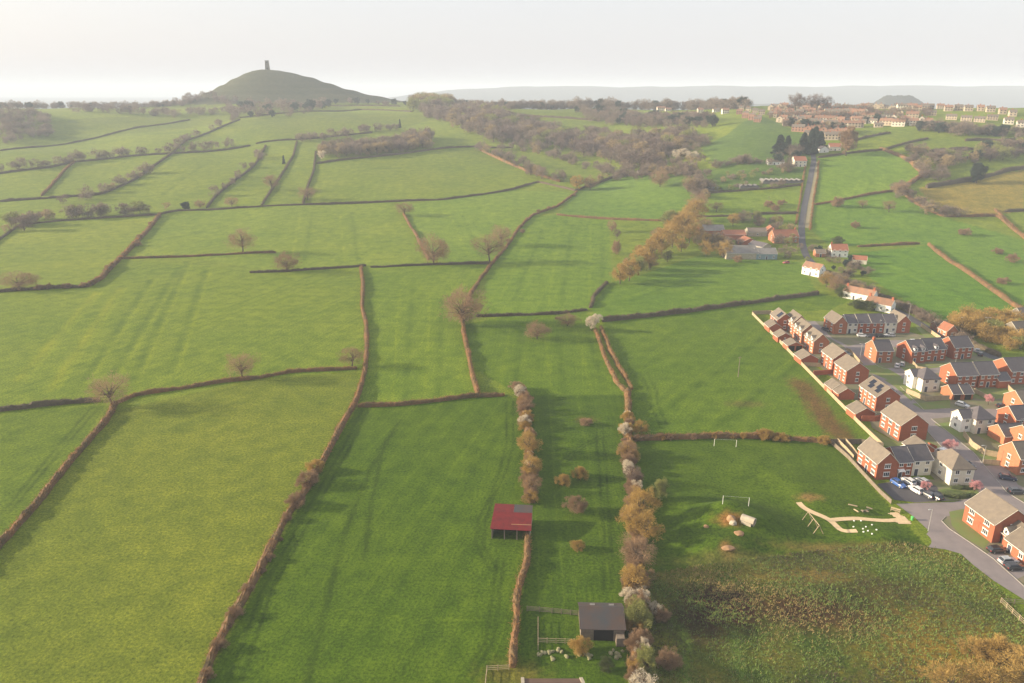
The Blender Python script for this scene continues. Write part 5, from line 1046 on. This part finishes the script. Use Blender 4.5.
for row, (x0, y0, x1, y1, n, wc) in enumerate([(772, 108.5, 930, 109, 30, 'render'), (768, 111, 868, 111.5, 14, 'render'), (770, 114, 868, 115, 18, 'render'), (774, 117.5, 866, 118.5, 18, 'render'), (776, 121, 864, 123, 17, 'render'), (784, 125, 862, 128, 15, 'render'), (795, 131, 850, 135, 7, 'brick2'), (808, 137, 842, 140, 4, 'render')]):
    for k in range(n):
        u_ = (k + rng.uniform(.3, .7)) / n; town(x0 + (x1 - x0) * u_, y0 + (y1 - y0) * u_ + rng.normal() * .4, wc if rng.random() < .85 else 'white', 'house in the dense brown roofed rows of the hill town', 'dense rows of the hill town', rng.choice([-20, -28, -14, 66]) + rng.normal() * 3)
for (px, py, wc) in [(873, 123, 'white'), (880, 121, 'white'), (886, 125, 'render'), (893, 121, 'white'), (898, 126, 'white'), (905, 123, 'render'), (913, 125, 'white'), (921, 123, 'white'), (928, 125, 'white'), (878, 127, 'render'), (888, 117, 'white'), (900, 116, 'render'), (912, 118, 'render'), (868, 119, 'render')]:
    town(px, py, wc, 'white walled house in the middle of the hill town', 'white houses mid town', rng.choice([-30, 60, -15, -40]))
line_trees([(770, 112), (865, 112)], 30, (5, 11), B_, 'tree among the upper rows of the hill town', 'trees among the upper rows', 8)
line_trees([(778, 118), (860, 120)], 34, (6, 12), B_, 'tree among the dense rows of the hill town', 'trees among the dense rows', 10)
line_trees([(785, 127), (850, 133)], 34, (6, 12), B_ + ['gold', 'conif'], 'tree on the lower edge of the hill town', 'trees on the lower edge of the town', 6)
line_trees([(866, 122), (932, 126)], 34, (5, 10), B_ + ['conif'], 'tree in front of the white houses mid town', 'trees by the white houses', 6)
for (px, py, lab) in [(668, 111, 'white house half hidden on the crest left of the town'), (661, 111, 'second white house half hidden on the crest left of the town'), (700, 113, 'pale house at the left foot of the town'), (716, 112, 'white gabled house at the left end of the town skyline'), (725, 113.5, 'cream house beside the white gabled one on the town skyline'), (693, 117, 'cream cottage on the slope left of the town')]: town(px, py, 'white', lab, 'houses left of the town')
town(640, 173, 'white', 'tiny white cottage at the bottom of the valley wood', None, 0, 6, .6)
town(478, 102, 'brick2', 'dark brown barn on the crest behind the golden valley trees', None, 0, 4, 1.0)

# ---------------- tower on the hill ----------------
x, y, z = G(265, 70.5); z = gz(x, 1640); y = 1640
r = empty('stone_tower', (x, y, z - .5), R(12)); tag(r, 'roofless square stone tower alone on top of the conical hill', 'tower')
b = MB(); w0, w1, hh = 3.9, 3.2, 17.0
b.add([(-w0, -w0, -2), (w0, -w0, -2), (w0, w0, -2), (-w0, w0, -2), (-w1, -w1, hh), (w1, -w1, hh), (w1, w1, hh), (-w1, w1, hh)], [(0, 1, 5, 4), (1, 2, 6, 5), (2, 3, 7, 6), (3, 0, 4, 7), (4, 5, 6, 7)])
b.box(-w0 - .2, -w0 - .2, 6.2, w0 + .2, w0 + .2, 6.7).box(-w1 - .35, -w1 - .35, 12.6, w1 + .35, w1 + .35, 13.1)
obj('tower_body', b.me('tower_body', M['towerst']), r)
for sx in (-1, 1):
    for sy in (-1, 1): q = MB().tube((sx * 3.9, sy * 3.9, -2), (sx * 3.2, sy * 3.2, hh + .6), .9, .5, 6); obj('buttress', q.me('buttress', M['towerst']), r)
q = MB()
for s_ in range(4):
    for k in range(4):
        a = -3.3 + k * 2.2; c_ = [(a, -w1), (w1, a), (-a, w1), (-w1, -a)][s_]; q.box(c_[0] - .55, c_[1] - .55, hh - .1, c_[0] + .55, c_[1] + .55, hh + 1.5)
obj('parapet', q.me('parapet', M['towerst']), r)
for s_ in range(4): q = MB().box(-1.1, -.2, 0, 1.1, .2, 3.6).tube((0, -.2, 3.6), (0, .2, 3.6), 1.1, n=12); obj('archway', q.me('archway', M['dark']), r, (w0 * .99 * sin(s_ * pi / 2), -w0 * .99 * cos(s_ * pi / 2), 0), s_ * pi / 2)
for s_ in range(4): q = MB().box(-.7, -.15, 0, .7, .15, 3.2); obj('belfry_opening', q.me('belfry_opening', M['dark']), r, (3.32 * sin(s_ * pi / 2), -3.32 * cos(s_ * pi / 2), 12.6), s_ * pi / 2)

# ---------------- cars ----------------
def make_car(paint):
    def loft(mb, secs, m=0):
        V = []; 
        for (x, hw, z0, z1, hw2) in secs: V += [(x, -hw, z0), (x, -hw, (z0 + z1) / 2 + .1), (x, -hw2, z1), (x, hw2, z1), (x, hw, (z0 + z1) / 2 + .1), (x, hw, z0)]
        n = len(secs); F = []
        for i in range(n - 1):
            for k in range(6): a_ = i * 6 + k; b__ = i * 6 + (k + 1) % 6; F.append((a_, a_ + 6, b__ + 6, b__))
        F += [tuple(range(6)), tuple(range((n - 1) * 6, n * 6))[::-1]]
        mb.add(V, F, m)
    b = MB(); loft(b, [(-2.12, .72, .38, .72, .66), (-2.02, .84, .24, .92, .74), (-1.2, .89, .2, .98, .78), (0, .9, .2, .95, .8), (.95, .89, .2, .92, .78), (1.7, .85, .22, .80, .72), (2.08, .76, .26, .66, .64), (2.15, .66, .34, .56, .56)])
    b.slab([(-1.55, -.60, 1.43), (.15, -.62, 1.44), (.15, .62, 1.44), (-1.55, .60, 1.43)], .06)
    for (a, c_) in (((-1.95, .9), (-1.55, 1.41)), ((-.5, .93), (-.55, 1.42)), ((.92, .9), (.15, 1.42))):
        for s_ in (-1, 1): b.tube((a[0], s_ * .76, a[1]), (c_[0], s_ * .605, c_[1]), .045, n=4)
    for s_ in (-1, 1): b.box(.62, s_ * .9 - (.02 if s_ > 0 else .14), .92, .78, s_ * .9 + (.14 if s_ > 0 else .02), 1.04)
    g_ = MB(); loft(g_, [(-1.98, .74, .88, .90, .73), (-1.52, .755, .88, 1.385, .585), (.13, .76, .88, 1.39, .60), (.98, .74, .86, .90, .73)])
    wh = MB().tube((0, -.11, 0), (0, .11, 0), .32, n=14).tube((0, -.125, 0), (0, .125, 0), .19, n=8, m=1)
    return dict(body=b.me('body', M['car_' + paint], False), window=g_.me('window', M['glass']), wheel=wh.me('wheel', [M['tyre'], M['metal']]))
LMP = MB().box(-.05, -.16, -.07, .06, .16, .07)
HLM = LMP.me('headlight', M['lamp_w']); TLM = LMP.me('tail_light', M['lamp_red'])
CM = {}
def car(px, py, yaw, paint, label, sc=1.0, z=None):
    x, y, zg = G(px, py)
    if paint not in CM: CM[paint] = make_car(paint)
    r = empty('parked_car', (x, y, (zg if z is None else z) + Z0 + .04), R(yaw)); r.scale = (sc, sc, sc * 1.05); tag(r, label, 'car', 'cars parked on the estate')
    obj('body', CM[paint]['body'], r); obj('window', CM[paint]['window'], r)
    for sx in (-1.32, 1.32):
        for sy in (-.78, .78): obj('wheel', CM[paint]['wheel'], r, (sx, sy, .32))
    for sy in (-.6, .6): obj('headlight', HLM, r, (2.08, sy, .6)); obj('tail_light', TLM, r, (-2.08, sy, .74))
for a in [
 (898, 485.5, -72, 'blue', 'blue car in the shade, leftmost in the car park below the brick block'), (908, 483, 108, 'white', 'white car parked nearest the cream house door in the car park'),
 (915.5, 491.5, 108, 'white', 'white car nearest the road in the car park'), (921.5, 483, 108, 'silver', 'silver car right of the two white ones in the car park'), (934, 498, 112, 'black', 'dark car at the right end of the car park'),
 (926.5, 496, 112, 'dark grey', 'dark grey car beside the pink tree in the car park'),
 (862, 336.8, -10, 'white', 'white car in front of the long terrace'), (870, 337.3, 170, 'dark grey', 'dark car just right of the white car before the long terrace'), (880, 337, 5, 'black', 'black car before the red houses of the long terrace'), (889.5, 336.5, 175, 'silver', 'silver car before the cream end of the long terrace'),
 (897, 367, 60, 'white', 'white car on the drive between the chimney house and the dormered terrace'), (902, 365.5, 62, 'silver', 'silver car beside the white one left of the dormered terrace'),
 (914, 343, 0, 'white', 'white car in the yard behind the dormered terrace'), (980, 355.5, 60, 'black', 'black car right of the slate roofed brick house'), (977, 352, 60, 'silver', 'silver car behind the black one near the lane'),
 (962, 406.5, -50, 'silver', 'silver car in front of the open garages'), (1003, 408, 0, 'black', 'dark car by the pink trees near the right edge'), (997, 427, 90, 'dark grey', 'dark car between the cream house and orange gables'),
 (1007, 479.5, -20, 'navy', 'navy car before the gabled house at the right edge'), (1016, 493, 0, 'dark grey', 'dark grey car on the grass edge by the main street'), (996.5, 552, 8, 'black', 'black car on the drive below the big corner house'),
 (1007.5, 563, 8, 'silver', 'silver car lowest on the drive of the corner house'), (1014, 569, 8, 'black', 'black car below the silver one by the corner house'), (890.5, 392.5, -60, 'navy', 'dark car on the street beside the solar semi'),
 (966.5, 466, -62, 'dark grey', 'dark grey car on the street behind the cream hipped house'), (826, 331, -70, 'dark grey', 'grey car at the far end of the street'), (786, 263.5, 200, 'red', 'red car at the edge of the farmyard'), (846, 355, -60, 'black', 'black car by the nearest dormered townhouse')]:
    car(*a)
# white van
def van(px, py, yaw, label):
    x, y, z = G(px, py); r = empty('parked_van', (x, y, z + Z0 + .04), R(yaw)); tag(r, label, 'van')
    b = MB(); V = []
    for (xx, hw, z0, z1, h2) in [(-2.7, .9, .35, 2.1, .8), (-2.6, .96, .3, 2.2, .85), (.9, .97, .3, 2.2, .86), (1.5, .97, .3, 1.95, .84), (2.0, .95, .3, 1.25, .85), (2.65, .85, .35, 1.0, .78), (2.75, .75, .4, .8, .7)]: V += [(xx, -hw, z0), (xx, -hw, z1 - .3), (xx, -h2, z1), (xx, h2, z1), (xx, hw, z1 - .3), (xx, hw, z0)]
    F = []
    for i in range(6):
        for k in range(6): F.append((i * 6 + k, i * 6 + k + 6, i * 6 + (k + 1) % 6 + 6, i * 6 + (k + 1) % 6))
    F += [tuple(range(6)), tuple(range(36, 42))[::-1]]; b.add(V, F); obj('body', b.me('body', M['car_white']), r)
    g_ = MB(); g_.slab([(1.56, -.78, 1.93), (2.03, -.8, 1.30), (2.03, .8, 1.30), (1.56, .78, 1.93)], .02); g_.box(.7, -.985, 1.25, 1.4, -.955, 1.8).box(.7, .955, 1.25, 1.4, .985, 1.8); obj('window', g_.me('window', M['glass']), r)
    wh = make_car('white')['wheel']
    for sx in (-1.75, 1.75):
        for sy in (-.82, .82): obj('wheel', wh, r, (sx, sy, .34))
van(943, 456, 118, 'white van parked behind the cream hipped house')

# ---------------- street furniture ----------------
def lamp(px, py, h, ang, label, double=False):
    x, y, z = G(px, py); r = empty('street_lamp', (x, y, z), R(ang)); tag(r, label, 'street lamp', 'street lamps')
    q = MB().tube((0, 0, 0), (0, 0, 1.1), .09, .08, 8).tube((0, 0, 1.1), (0, 0, h), .065, .045, 8).tube((0, 0, h), (.8, 0, h + .08), .035, .03, 6)
    if double: q.tube((0, 0, h), (-.8, 0, h + .08), .035, .03, 6)
    obj('pole', q.me('pole', M['metal']), r)
    for s_ in ((1, -1) if double else (1,)): a = MB().box(min(.6 * s_, 1.3 * s_), -.13, h + .03, max(.6 * s_, 1.3 * s_), .13, h + .14); obj('lamp_head', a.me('lamp_head', M['metal']), r)
for a in [(908.5, 318, 7, 180, 'street lamp in the dark scrub right of the long terrace'), (957, 333, 7, 0, 'double armed street lamp behind the dormered terrace', True), (985, 333, 7, 0, 'double armed street lamp in front of the golden scrub', True),
          (860, 358, 6, 200, 'street lamp on the verge left of the chimney house'), (954.5, 367, 6, 180, 'street lamp before the dormered terrace'), (982, 465, 6, 180, 'street lamp with a slim tree by the main street'), (928, 531, 6, 200, 'street lamp at the lower road junction'), (878, 333, 6, 270, 'street lamp before the long terrace')]: lamp(*a)
def panel_fence(pts, h, label, mat='timber', cap=True, cat='fence', post=2.4, name='garden_fence', group=None, t_=.05):
    P = [Vector((*G(*p)[:2], 0)) for p in pts]; r = empty(name, (P[0].x, P[0].y, gz(P[0].x, P[0].y))); tag(r, label, cat, group); o = Vector(r.location)
    pan = MB(); pm = MB().box(-.06, -.06, -.2, .06, .06, h + .12).me('post', M[mat]); cp = MB()
    for a, b_ in zip(P, P[1:]):
        d = b_ - a; L_ = d.length; n = max(1, round(L_ / post)); d.normalize(); nr_ = Vector((-d.y, d.x, 0)) * t_
        for k in range(n):
            p = a + d * L_ * k / n; q = a + d * L_ * (k + 1) / n; zp = gz(p.x, p.y); zq = gz(q.x, q.y)
            pp = Vector((p.x, p.y, zp + h)) - o; qq = Vector((q.x, q.y, zq + h)) - o
            pan.slab([pp - nr_ * .5, qq - nr_ * .5, qq + nr_ * .5, pp + nr_ * .5], h - .03)
            if cap: cp.slab([pp - nr_ * 1.6 + Vector((0, 0, .06)), qq - nr_ * 1.6 + Vector((0, 0, .06)), qq + nr_ * 1.6 + Vector((0, 0, .06)), pp + nr_ * 1.6 + Vector((0, 0, .06))], .055)
            obj('post', pm, r, Vector((p.x, p.y, zp)) - o, atan2(d.y, d.x))
    obj('panel', pan.me('panel', M[mat]), r)
    if cap: obj('cap_rail', cp.me('cap_rail', M[mat]), r)
def rail_fence(pts, h, label, mat='timberd', rails=3, post=2.2, cat='fence', name='rail_fence'):
    P = [Vector((*G(*p)[:2], 0)) for p in pts]; r = empty(name, (P[0].x, P[0].y, gz(P[0].x, P[0].y))); tag(r, label, cat); o = Vector(r.location)
    pm = MB().box(-.07, -.07, -.2, .07, .07, h + .05).me('post', M[mat])
    rl = [MB() for _ in range(rails)]
    for a, b_ in zip(P, P[1:]):
        d = b_ - a; L_ = d.length; n = max(1, round(L_ / post))
        for k in range(n + 1):
            p = a + d * (k / n); zp = gz(p.x, p.y); obj('post', pm, r, Vector((p.x, p.y, zp)) - o, atan2(d.y, d.x))
            if k < n:
                q = a + d * ((k + 1) / n)
                for j in range(rails): zz = h * (j + .8) / rails; rl[j].tube(Vector((p.x, p.y, gz(p.x, p.y) + zz)) - o, Vector((q.x, q.y, gz(q.x, q.y) + zz)) - o, .05, n=4)
    for j in range(rails): obj('rail', rl[j].me('rail', M[mat]), r)
panel_fence([(752, 314.6), (775, 338), (800, 364), (831, 396), (858, 424), (883, 448)], 1.35, 'long sunlit timber fence between the estate and the big green field', post=3.0)
panel_fence([(752, 314.6), (770, 314), (783, 317)], 1.8, 'short fence closing the far tip of the estate')
panel_fence([(831, 444), (848, 459), (868, 481), (880, 494), (891, 504)], 1.2, 'timber fence between the play field and the car park', 'timberd')
panel_fence([(837, 444), (846, 453), (853, 461)], 1.8, 'pale fence of the left narrow garden above the play field')
panel_fence([(845, 444), (852, 452), (857, 459)], 1.8, 'pale fence of the right narrow garden above the play field')
panel_fence([(831, 444), (860, 444), (883, 448)], 1.6, 'fence across the top of the narrow gardens by the play field', 'timberd')
panel_fence([(804, 366.5), (820, 367)], 1.6, 'short pale garden fence between two left row gardens', 'timber')
panel_fence([(862, 366), (850, 352), (846, 351)], 1.2, 'low pale fence on the verge left of the chimney house')
panel_fence([(906, 393), (925, 401), (949, 400)], 1.7, 'pale garden fence around the corner cream house')
panel_fence([(963, 436), (972, 447), (984, 455), (1000, 458), (1010, 463)], 1.7, 'pale fence along the street by the right hand cream house garden')
panel_fence([(911, 362), (917, 369), (928, 371)], 1.2, 'low fence of the first front garden of the dormered terrace')
panel_fence([(1007, 389), (1017, 399), (1024, 404)], 1.7, 'pale fence between gardens right of the orange gabled terrace')
panel_fence([(970, 391), (990, 401)], 1.6, 'pale fence in the back gardens of the orange gabled terrace')
panel_fence([(983, 464), (1006, 465.5)], 1.4, 'pale wall across the top of the right edge car park')
panel_fence([(921, 327), (940, 340)], 1.6, 'pale fence between lane verge and estate yard')
def brick_wall(pts, h, label):
    P = [G(*p) for p in pts]; mb = MB()
    for a, b_ in zip(P, P[1:]):
        d = Vector((b_[0] - a[0], b_[1] - a[1], 0)).normalized(); n = Vector((-d.y, d.x, 0)) * .12
        mb.slab([(a[0] - n.x, a[1] - n.y, h), (b_[0] - n.x, b_[1] - n.y, h), (b_[0] + n.x, b_[1] + n.y, h), (a[0] + n.x, a[1] + n.y, h)], h + .1)
    tag(obj('garden_wall', mb.me('garden_wall', M['brick'])), label, 'wall')
brick_wall([(813, 375.5), (833, 374)], 1.9, 'red brick garden wall left of the two plain houses in the left row')
brick_wall([(861, 421), (875, 421.5), (883, 419)], 1.9, 'red brick wall from the single garage to the lone house')
brick_wall([(927, 448), (936, 452)], 1.9, 'red brick wall behind the dark roofed block')
rail_fence([(1000.5, 603), (1012, 614), (1026, 627), (1040, 641)], 1.3, 'pale double rail fence at the lower right edge', 'timber')
rail_fence([(1000.5, 603), (1014, 604), (1040, 606)], 1.2, 'weathered rail fence meeting the pale one at the lower right')
rail_fence([(527, 611), (552, 613), (580, 616)], 1.2, 'rusty brown rail fence from the trimmed hedge to the grey barn', rails=4)
rail_fence([(538, 622), (538, 650)], 1.2, 'short pale rail fence on the left side of the paddock', 'timber')
rail_fence([(538, 643), (556, 643.5), (574, 644)], 1.2, 'pale rail fence across the paddock to the golden bush', 'timber')
rail_fence([(485, 690), (487, 671), (509, 670)], 1.2, 'pale rail fence round the pen at the bottom edge', 'timber')
# goals
for (a, b_, lab) in (((714, 446), (736, 447), 'white football goal near the top hedge of the play field'), ((722.5, 504), (748.5, 506), 'white football goal behind the grassy mounds')):
    A = G(*a); B = G(*b_); r = empty('football_goal', (A[0], A[1], A[2] - .1)); tag(r, lab, 'goal', 'goals on the play field'); d = Vector(B) - Vector(A)
    for p in ((0, 0, 0), (d.x, d.y, d.z)): q = MB().tube((0, 0, 0), (0, 0, 2.4), .06, n=8); obj('post', q.me('post', M['white']), r, p)
    q = MB().tube((0, 0, 2.36), (d.x, d.y, d.z + 2.36), .016, n=6); obj('crossbar', q.me('crossbar', M['white']), r)
# swings
A, B = Vector(G(807, 520)), Vector(G(818, 534)); r = empty('swing_frame', A); tag(r, 'pale timber swing frame with three slanting leg pairs by the gravel path', 'swing'); d = B - A; d.z = 0
q = MB().tube((0, 0, 2.3), (d.x, d.y, 2.3), .09, n=8); obj('beam', q.me('beam', M['timber']), r); nr_ = Vector((-d.y, d.x, 0)).normalized() * 1.3
for k in (0, .5, 1):
    for s_ in (-1, 1): q = MB().tube((0, 0, 2.3), (nr_.x * s_, nr_.y * s_, -.1), .08, n=8); obj('leg', q.me('leg', M['timber']), r, (d.x * k, d.y * k, 0))
for k in (.25, .75):
    q = MB().box(-.22, -.12, .5, .22, .12, .56).tube((-.2, 0, .56), (-.2, 0, 2.3), .015, n=4).tube((.2, 0, .56), (.2, 0, 2.3), .015, n=4); obj('seat', q.me('seat', M['tyre']), r, (d.x * k, d.y * k, 0), atan2(d.y, d.x))
def beamset(pts, lab, name='balance_log'):
    for k, (a, b_, h0, h1) in enumerate(pts):
        A, B = Vector(G(*a)), Vector(G(*b_)); q = MB().tube((0, 0, h0), (B.x - A.x, B.y - A.y, B.z - A.z + h1), .17, n=8)
        tag(obj(name, q.me(name, M['timber' if k < 2 else 'timberd']), None, A), lab[k], 'log', 'climbing logs of the play area')
beamset([((848, 506), (857, 508), .5, .5), ((854, 510), (858, 515), .2, .9), ((861, 511), (868, 515), .2, 1.0), ((868, 510), (862, 515), .2, 1.0), ((866, 509), (872, 511), .6, .6)], ['pale log lying level above the gravel path', 'pale log slanting beside the level one', 'dark log of the crossed pair, falling right', 'dark log of the crossed pair, falling left', 'dark log lying right of the crossed pair'])
for k, (px, py) in enumerate([(853.5, 527), (863, 529), (866, 527), (872, 525), (863.5, 532), (872, 534), (876.5, 530), (861, 521), (854, 521), (868, 531)]):
    x, y, z = G(px, py); q = MB().tube((0, 0, -.1), (0, 0, .18), .22, .18, 7); tag(obj('stepping_stone', q.me('stepping_stone', M['white']), None, (x, y, z), rng.uniform(0, 3)), 'white stepping stone in the ring beside the gravel path', 'stepping stone', 'white stepping stones by the path')
x, y, z = G(895, 512); r = empty('bench', (x, y, z + .05), R(-35)); tag(r, 'pale timber bench on the gravel by the play area entrance', 'bench')
obj('seat', MB().box(-1.1, -.25, .42, 1.1, .25, .5).me('seat', M['timber']), r); obj('backrest', MB().box(-1.1, .27, .6, 1.1, .33, .95).me('backrest', M['timber']), r)
for s_ in (-.95, .95): obj('leg', MB().box(s_ - .05, -.22, 0, s_ + .05, .3, .418).me('leg', M['timber']), r)
x, y, z = G(912, 520); r = empty('litter_bin', (x, y, z)); tag(r, 'small bright green litter bin at the play area corner', 'bin'); obj('body', MB().tube((0, 0, 0), (0, 0, .9), .3, .36, 10).me('body', M['bin']), r); obj('lid', MB().tube((0, 0, .903), (0, 0, 1.05), .4, .2, 10).me('lid', M['bin']), r)
# pipe tunnel and boulder in the mounds
x, y, z = G(748, 522); r = empty('concrete_tunnel', (x, y, z), R(-40)); tag(r, 'pale concrete crawl tunnel set in the grassy mounds', 'tunnel')
q = MB(); V = []; n = 12
for xx in (-1.6, 1.6):
    for rr in (1.0, .8): V += [(xx, rr * cos(2 * pi * i / n), .55 + rr * sin(2 * pi * i / n)) for i in range(n)]
F = []
for i in range(n): j = (i + 1) % n; F += [(i, j, 2 * n + j, 2 * n + i), (n + i, 3 * n + i, 3 * n + j, n + j), (i, n + i, n + j, j), (2 * n + i, 2 * n + j, 3 * n + j, 3 * n + i)]
obj('pipe', q.add(V, F).me('pipe', M['stone']), r); obj('sleeve', MB().box(-1.2, -1.25, -.3, 1.2, -1.0, .5).me('sleeve', M['stone']), r)
def boulder(px, py, s, mat, label, name='boulder', cat='boulder', group=None):
    import bmesh
    bm_ = bmesh.new(); bmesh.ops.create_icosphere(bm_, subdivisions=2, radius=1); o_ = rng.random() * 20
    for v in bm_.verts: v.co *= 1 + .35 * mnoise.noise(v.co * 1.3 + Vector((o_, 0, 0)))
    me_ = bpy.data.meshes.new(name); bm_.to_mesh(me_); bm_.free(); me_.materials.append(M[mat]); x, y, z = G(px, py)
    o = obj(name, me_, None, (x, y, z + s[2] * .4), rng.uniform(0, 6)); o.scale = s; tag(o, label, cat, group)
boulder(731, 520, (1.3, 1.0, .8), 'earth', 'orange brown boulder on the grassy mounds left of the tunnel'); boulder(733, 524, (.9, .8, .7), 'stone', 'small pale boulder against the orange brown one')
boulder(728, 549, (1.0, 1.5, .5), 'earth', 'low brown earth lump below the mounds'); boulder(706, 527, (.6, .6, .4), 'earth', 'small earth lump on the left mound')
boulder(739, 534, (1.1, 1.2, .4), 'earth', 'worn earth lump between the boulder and the lower mound')
M['rubble'] = simple('mossy_rubble', (.26, .23, .13), (.16, .17, .08), 1.2)
for k in range(26):
    px, py = [(548 + rng.normal() * 8, 655 + rng.normal() * 3.5), (585 + rng.normal() * 6, 656 + rng.normal() * 2), (617 + rng.normal() * 3, 654 + rng.normal() * 3)][0 if k < 12 else (1 if k < 19 else 2)]
    boulder(px, py, (rng.uniform(.3, .6), rng.uniform(.25, .5), rng.uniform(.2, .4)), 'rubble', ['pale rubble lump in the left heap of the paddock', 'pale rubble lump in the middle heap under the golden bush', 'pale rubble lump in the heap in front of the grey barn'][0 if k < 12 else (1 if k < 19 else 2)], 'rubble_lump', 'rubble', ['rubble of the left heap', 'rubble of the middle heap', 'rubble of the right heap'][0 if k < 12 else (1 if k < 19 else 2)])
# ---------------- field barns ----------------
A = Vector(G(491.5, 538)); B = Vector(G(530, 540)); r = empty('red_shed', A, atan2(B.y - A.y, B.x - A.x)); tag(r, 'open fronted field shed with a dark red sheet roof at the end of a hedge', 'shed'); L_ = (B - A).length
q = MB(); D_ = 8.2; q.box(0, D_ - .2, -.3, L_, D_, 3.6).box(0, 0, -.3, .2, D_ - .203, 2.5).box(L_ - .2, 0, -.3, L_, D_ - .203, 2.5); obj('wall', q.me('wall', M['stone']), r)
q = MB().slab([(-.3, -.4, 2.75), (L_ + .3, -.4, 2.75), (L_ + .1, D_ * .66, 3.9), (-.1, D_ * .66, 3.9)], .09).slab([(-.1, D_ * .66, 3.9), (L_ * .52, D_ * .66, 3.9), (L_ * .52, D_ + .3, 4.2), (-.1, D_ + .3, 4.2)], .09); rr = obj('roof', q.me('roof', M['redmetal']), r)
obj('roof_patch', MB().slab([(L_ * .523, D_ * .66, 3.92), (L_ + .1, D_ * .66, 3.92), (L_ + .1, D_ + .3, 4.2), (L_ * .523, D_ + .3, 4.2)], .09).me('roof_patch', M['darkroof']), rr)
obj('roof_strip', MB().slab([(L_ * .5, 1.3, 3.12), (L_ + .2, 1.4, 3.14), (L_ + .2, 1.6, 3.18), (L_ * .5, 1.5, 3.16)], .03).me('roof_strip', M['earth']), rr)
for k in range(4): obj('post', MB().box(-.12, -.12, -.3, .12, .12, 2.65).me('post', M['timberd']), r, (.12 + (L_ - .24) * k / 3, -.15, 0))
obj('hay', MB().box(.6, 3.5, -.1, L_ - .6, D_ - .5, 1.2).me('hay', M['dark']), r)
A = Vector(G(580.5, 640)); B = Vector(G(624, 641)); r = empty('grey_barn', A, atan2(B.y - A.y, B.x - A.x)); tag(r, 'grey corrugated barn with rust streaks beside the blossom trees', 'barn'); L_ = (B - A).length; D_ = 7.2; e, ri = 2.7, 1.5
q = MB(); q.add([(0, 0, -.3), (L_, 0, -.3), (L_, D_, -.3), (0, D_, -.3), (0, 0, e), (L_, 0, e), (L_, D_, e), (0, D_, e), (0, D_ * .62, e + ri), (L_, D_ * .62, e + ri)], [(0, 1, 5, 4), (2, 3, 7, 6), (3, 0, 4, 8, 7), (1, 2, 6, 9, 5)]); obj('wall', q.me('wall', M['timberd']), r)
ym = D_ * .62
q = MB().slab([(-.25, -.35, e + .1), (L_ + .25, -.35, e + .1), (L_ + .25, ym, e + ri + .15), (-.25, ym, e + ri + .15)], .08).slab([(-.25, ym, e + ri + .15), (L_ + .25, ym, e + ri + .15), (L_ + .25, D_ + .35, e + .1), (-.25, D_ + .35, e + .1)], .08); rr = obj('roof', q.me('roof', M['darkroof']), r)
for k in (.3, .75): obj('skylight', MB().box(-.5, -.01, 0, .5, .5, .04).me('skylight', M['roofg']), rr, (L_ * k, ym + .9, e + ri - .35))
obj('door', MB().box(L_ * .3, -.06, 0, L_ * .75, .03, 2.4).me('door', M['dark']), r)
obj('lean_to', MB().box(L_ * .8, -1.6, -.2, L_ - .1, -.07, 1.9).me('lean_to', M['timberd']), r)
A = Vector(G(523, 722)); r = empty('old_barn', A, 0); tag(r, 'brown tiled barn with pale stone gable copings cut by the bottom edge', 'barn'); L_ = 10.2; D_ = 6.5; e, ri = 2.8, 2.2
q = MB(); q.add([(0, 0, -.3), (L_, 0, -.3), (L_, D_, -.3), (0, D_, -.3), (0, 0, e), (L_, 0, e), (L_, D_, e), (0, D_, e), (0, D_ / 2, e + ri), (L_, D_ / 2, e + ri)], [(0, 1, 5, 4), (2, 3, 7, 6), (3, 0, 4, 8, 7), (1, 2, 6, 9, 5)]); obj('wall', q.me('wall', M['stone']), r)
q = MB()
for s_ in (0, 1): q.slab([(.3, D_ / 2, e + ri + .1), (L_ - .3, D_ / 2, e + ri + .1), (L_ - .3, -.3 + s_ * (D_ + .6), e - .1), (.3, -.3 + s_ * (D_ + .6), e - .1)], .1)
obj('roof', q.me('roof', M['brownroof']), r)
for x_ in (0, L_):
    q = MB()
    for s_ in (0, 1): q.slab([(x_ - .28, D_ / 2, e + ri + .32), (x_ + .28, D_ / 2, e + ri + .32), (x_ + .28, -.35 + s_ * (D_ + .7), e + .12), (x_ - .28, -.35 + s_ * (D_ + .7), e + .12)], .35)
    obj('coping', q.me('coping', M['stone']), r)
# telegraph poles
for (px, py, h, lab) in [(738, 377, 8, 'lone wooden pole standing in the big green field'), (768, 208, 9, 'wooden pole in the small field left of the lane'), (804, 226, 9, 'wooden pole beside the straight lane by the farmhouse')]:
    x, y, z = G(px, py); r = empty('telegraph_pole', (x, y, z)); tag(r, lab, 'pole'); obj('pole', MB().tube((0, 0, -.2), (0, 0, h), .14, .10, 8).me('pole', M['timberd']), r); obj('crossarm', MB().box(-.7, -.06, h - .5, .7, .06, h - .38).me('crossarm', M['timberd']), r)
finish_woods()
print('far trees', FT_N)
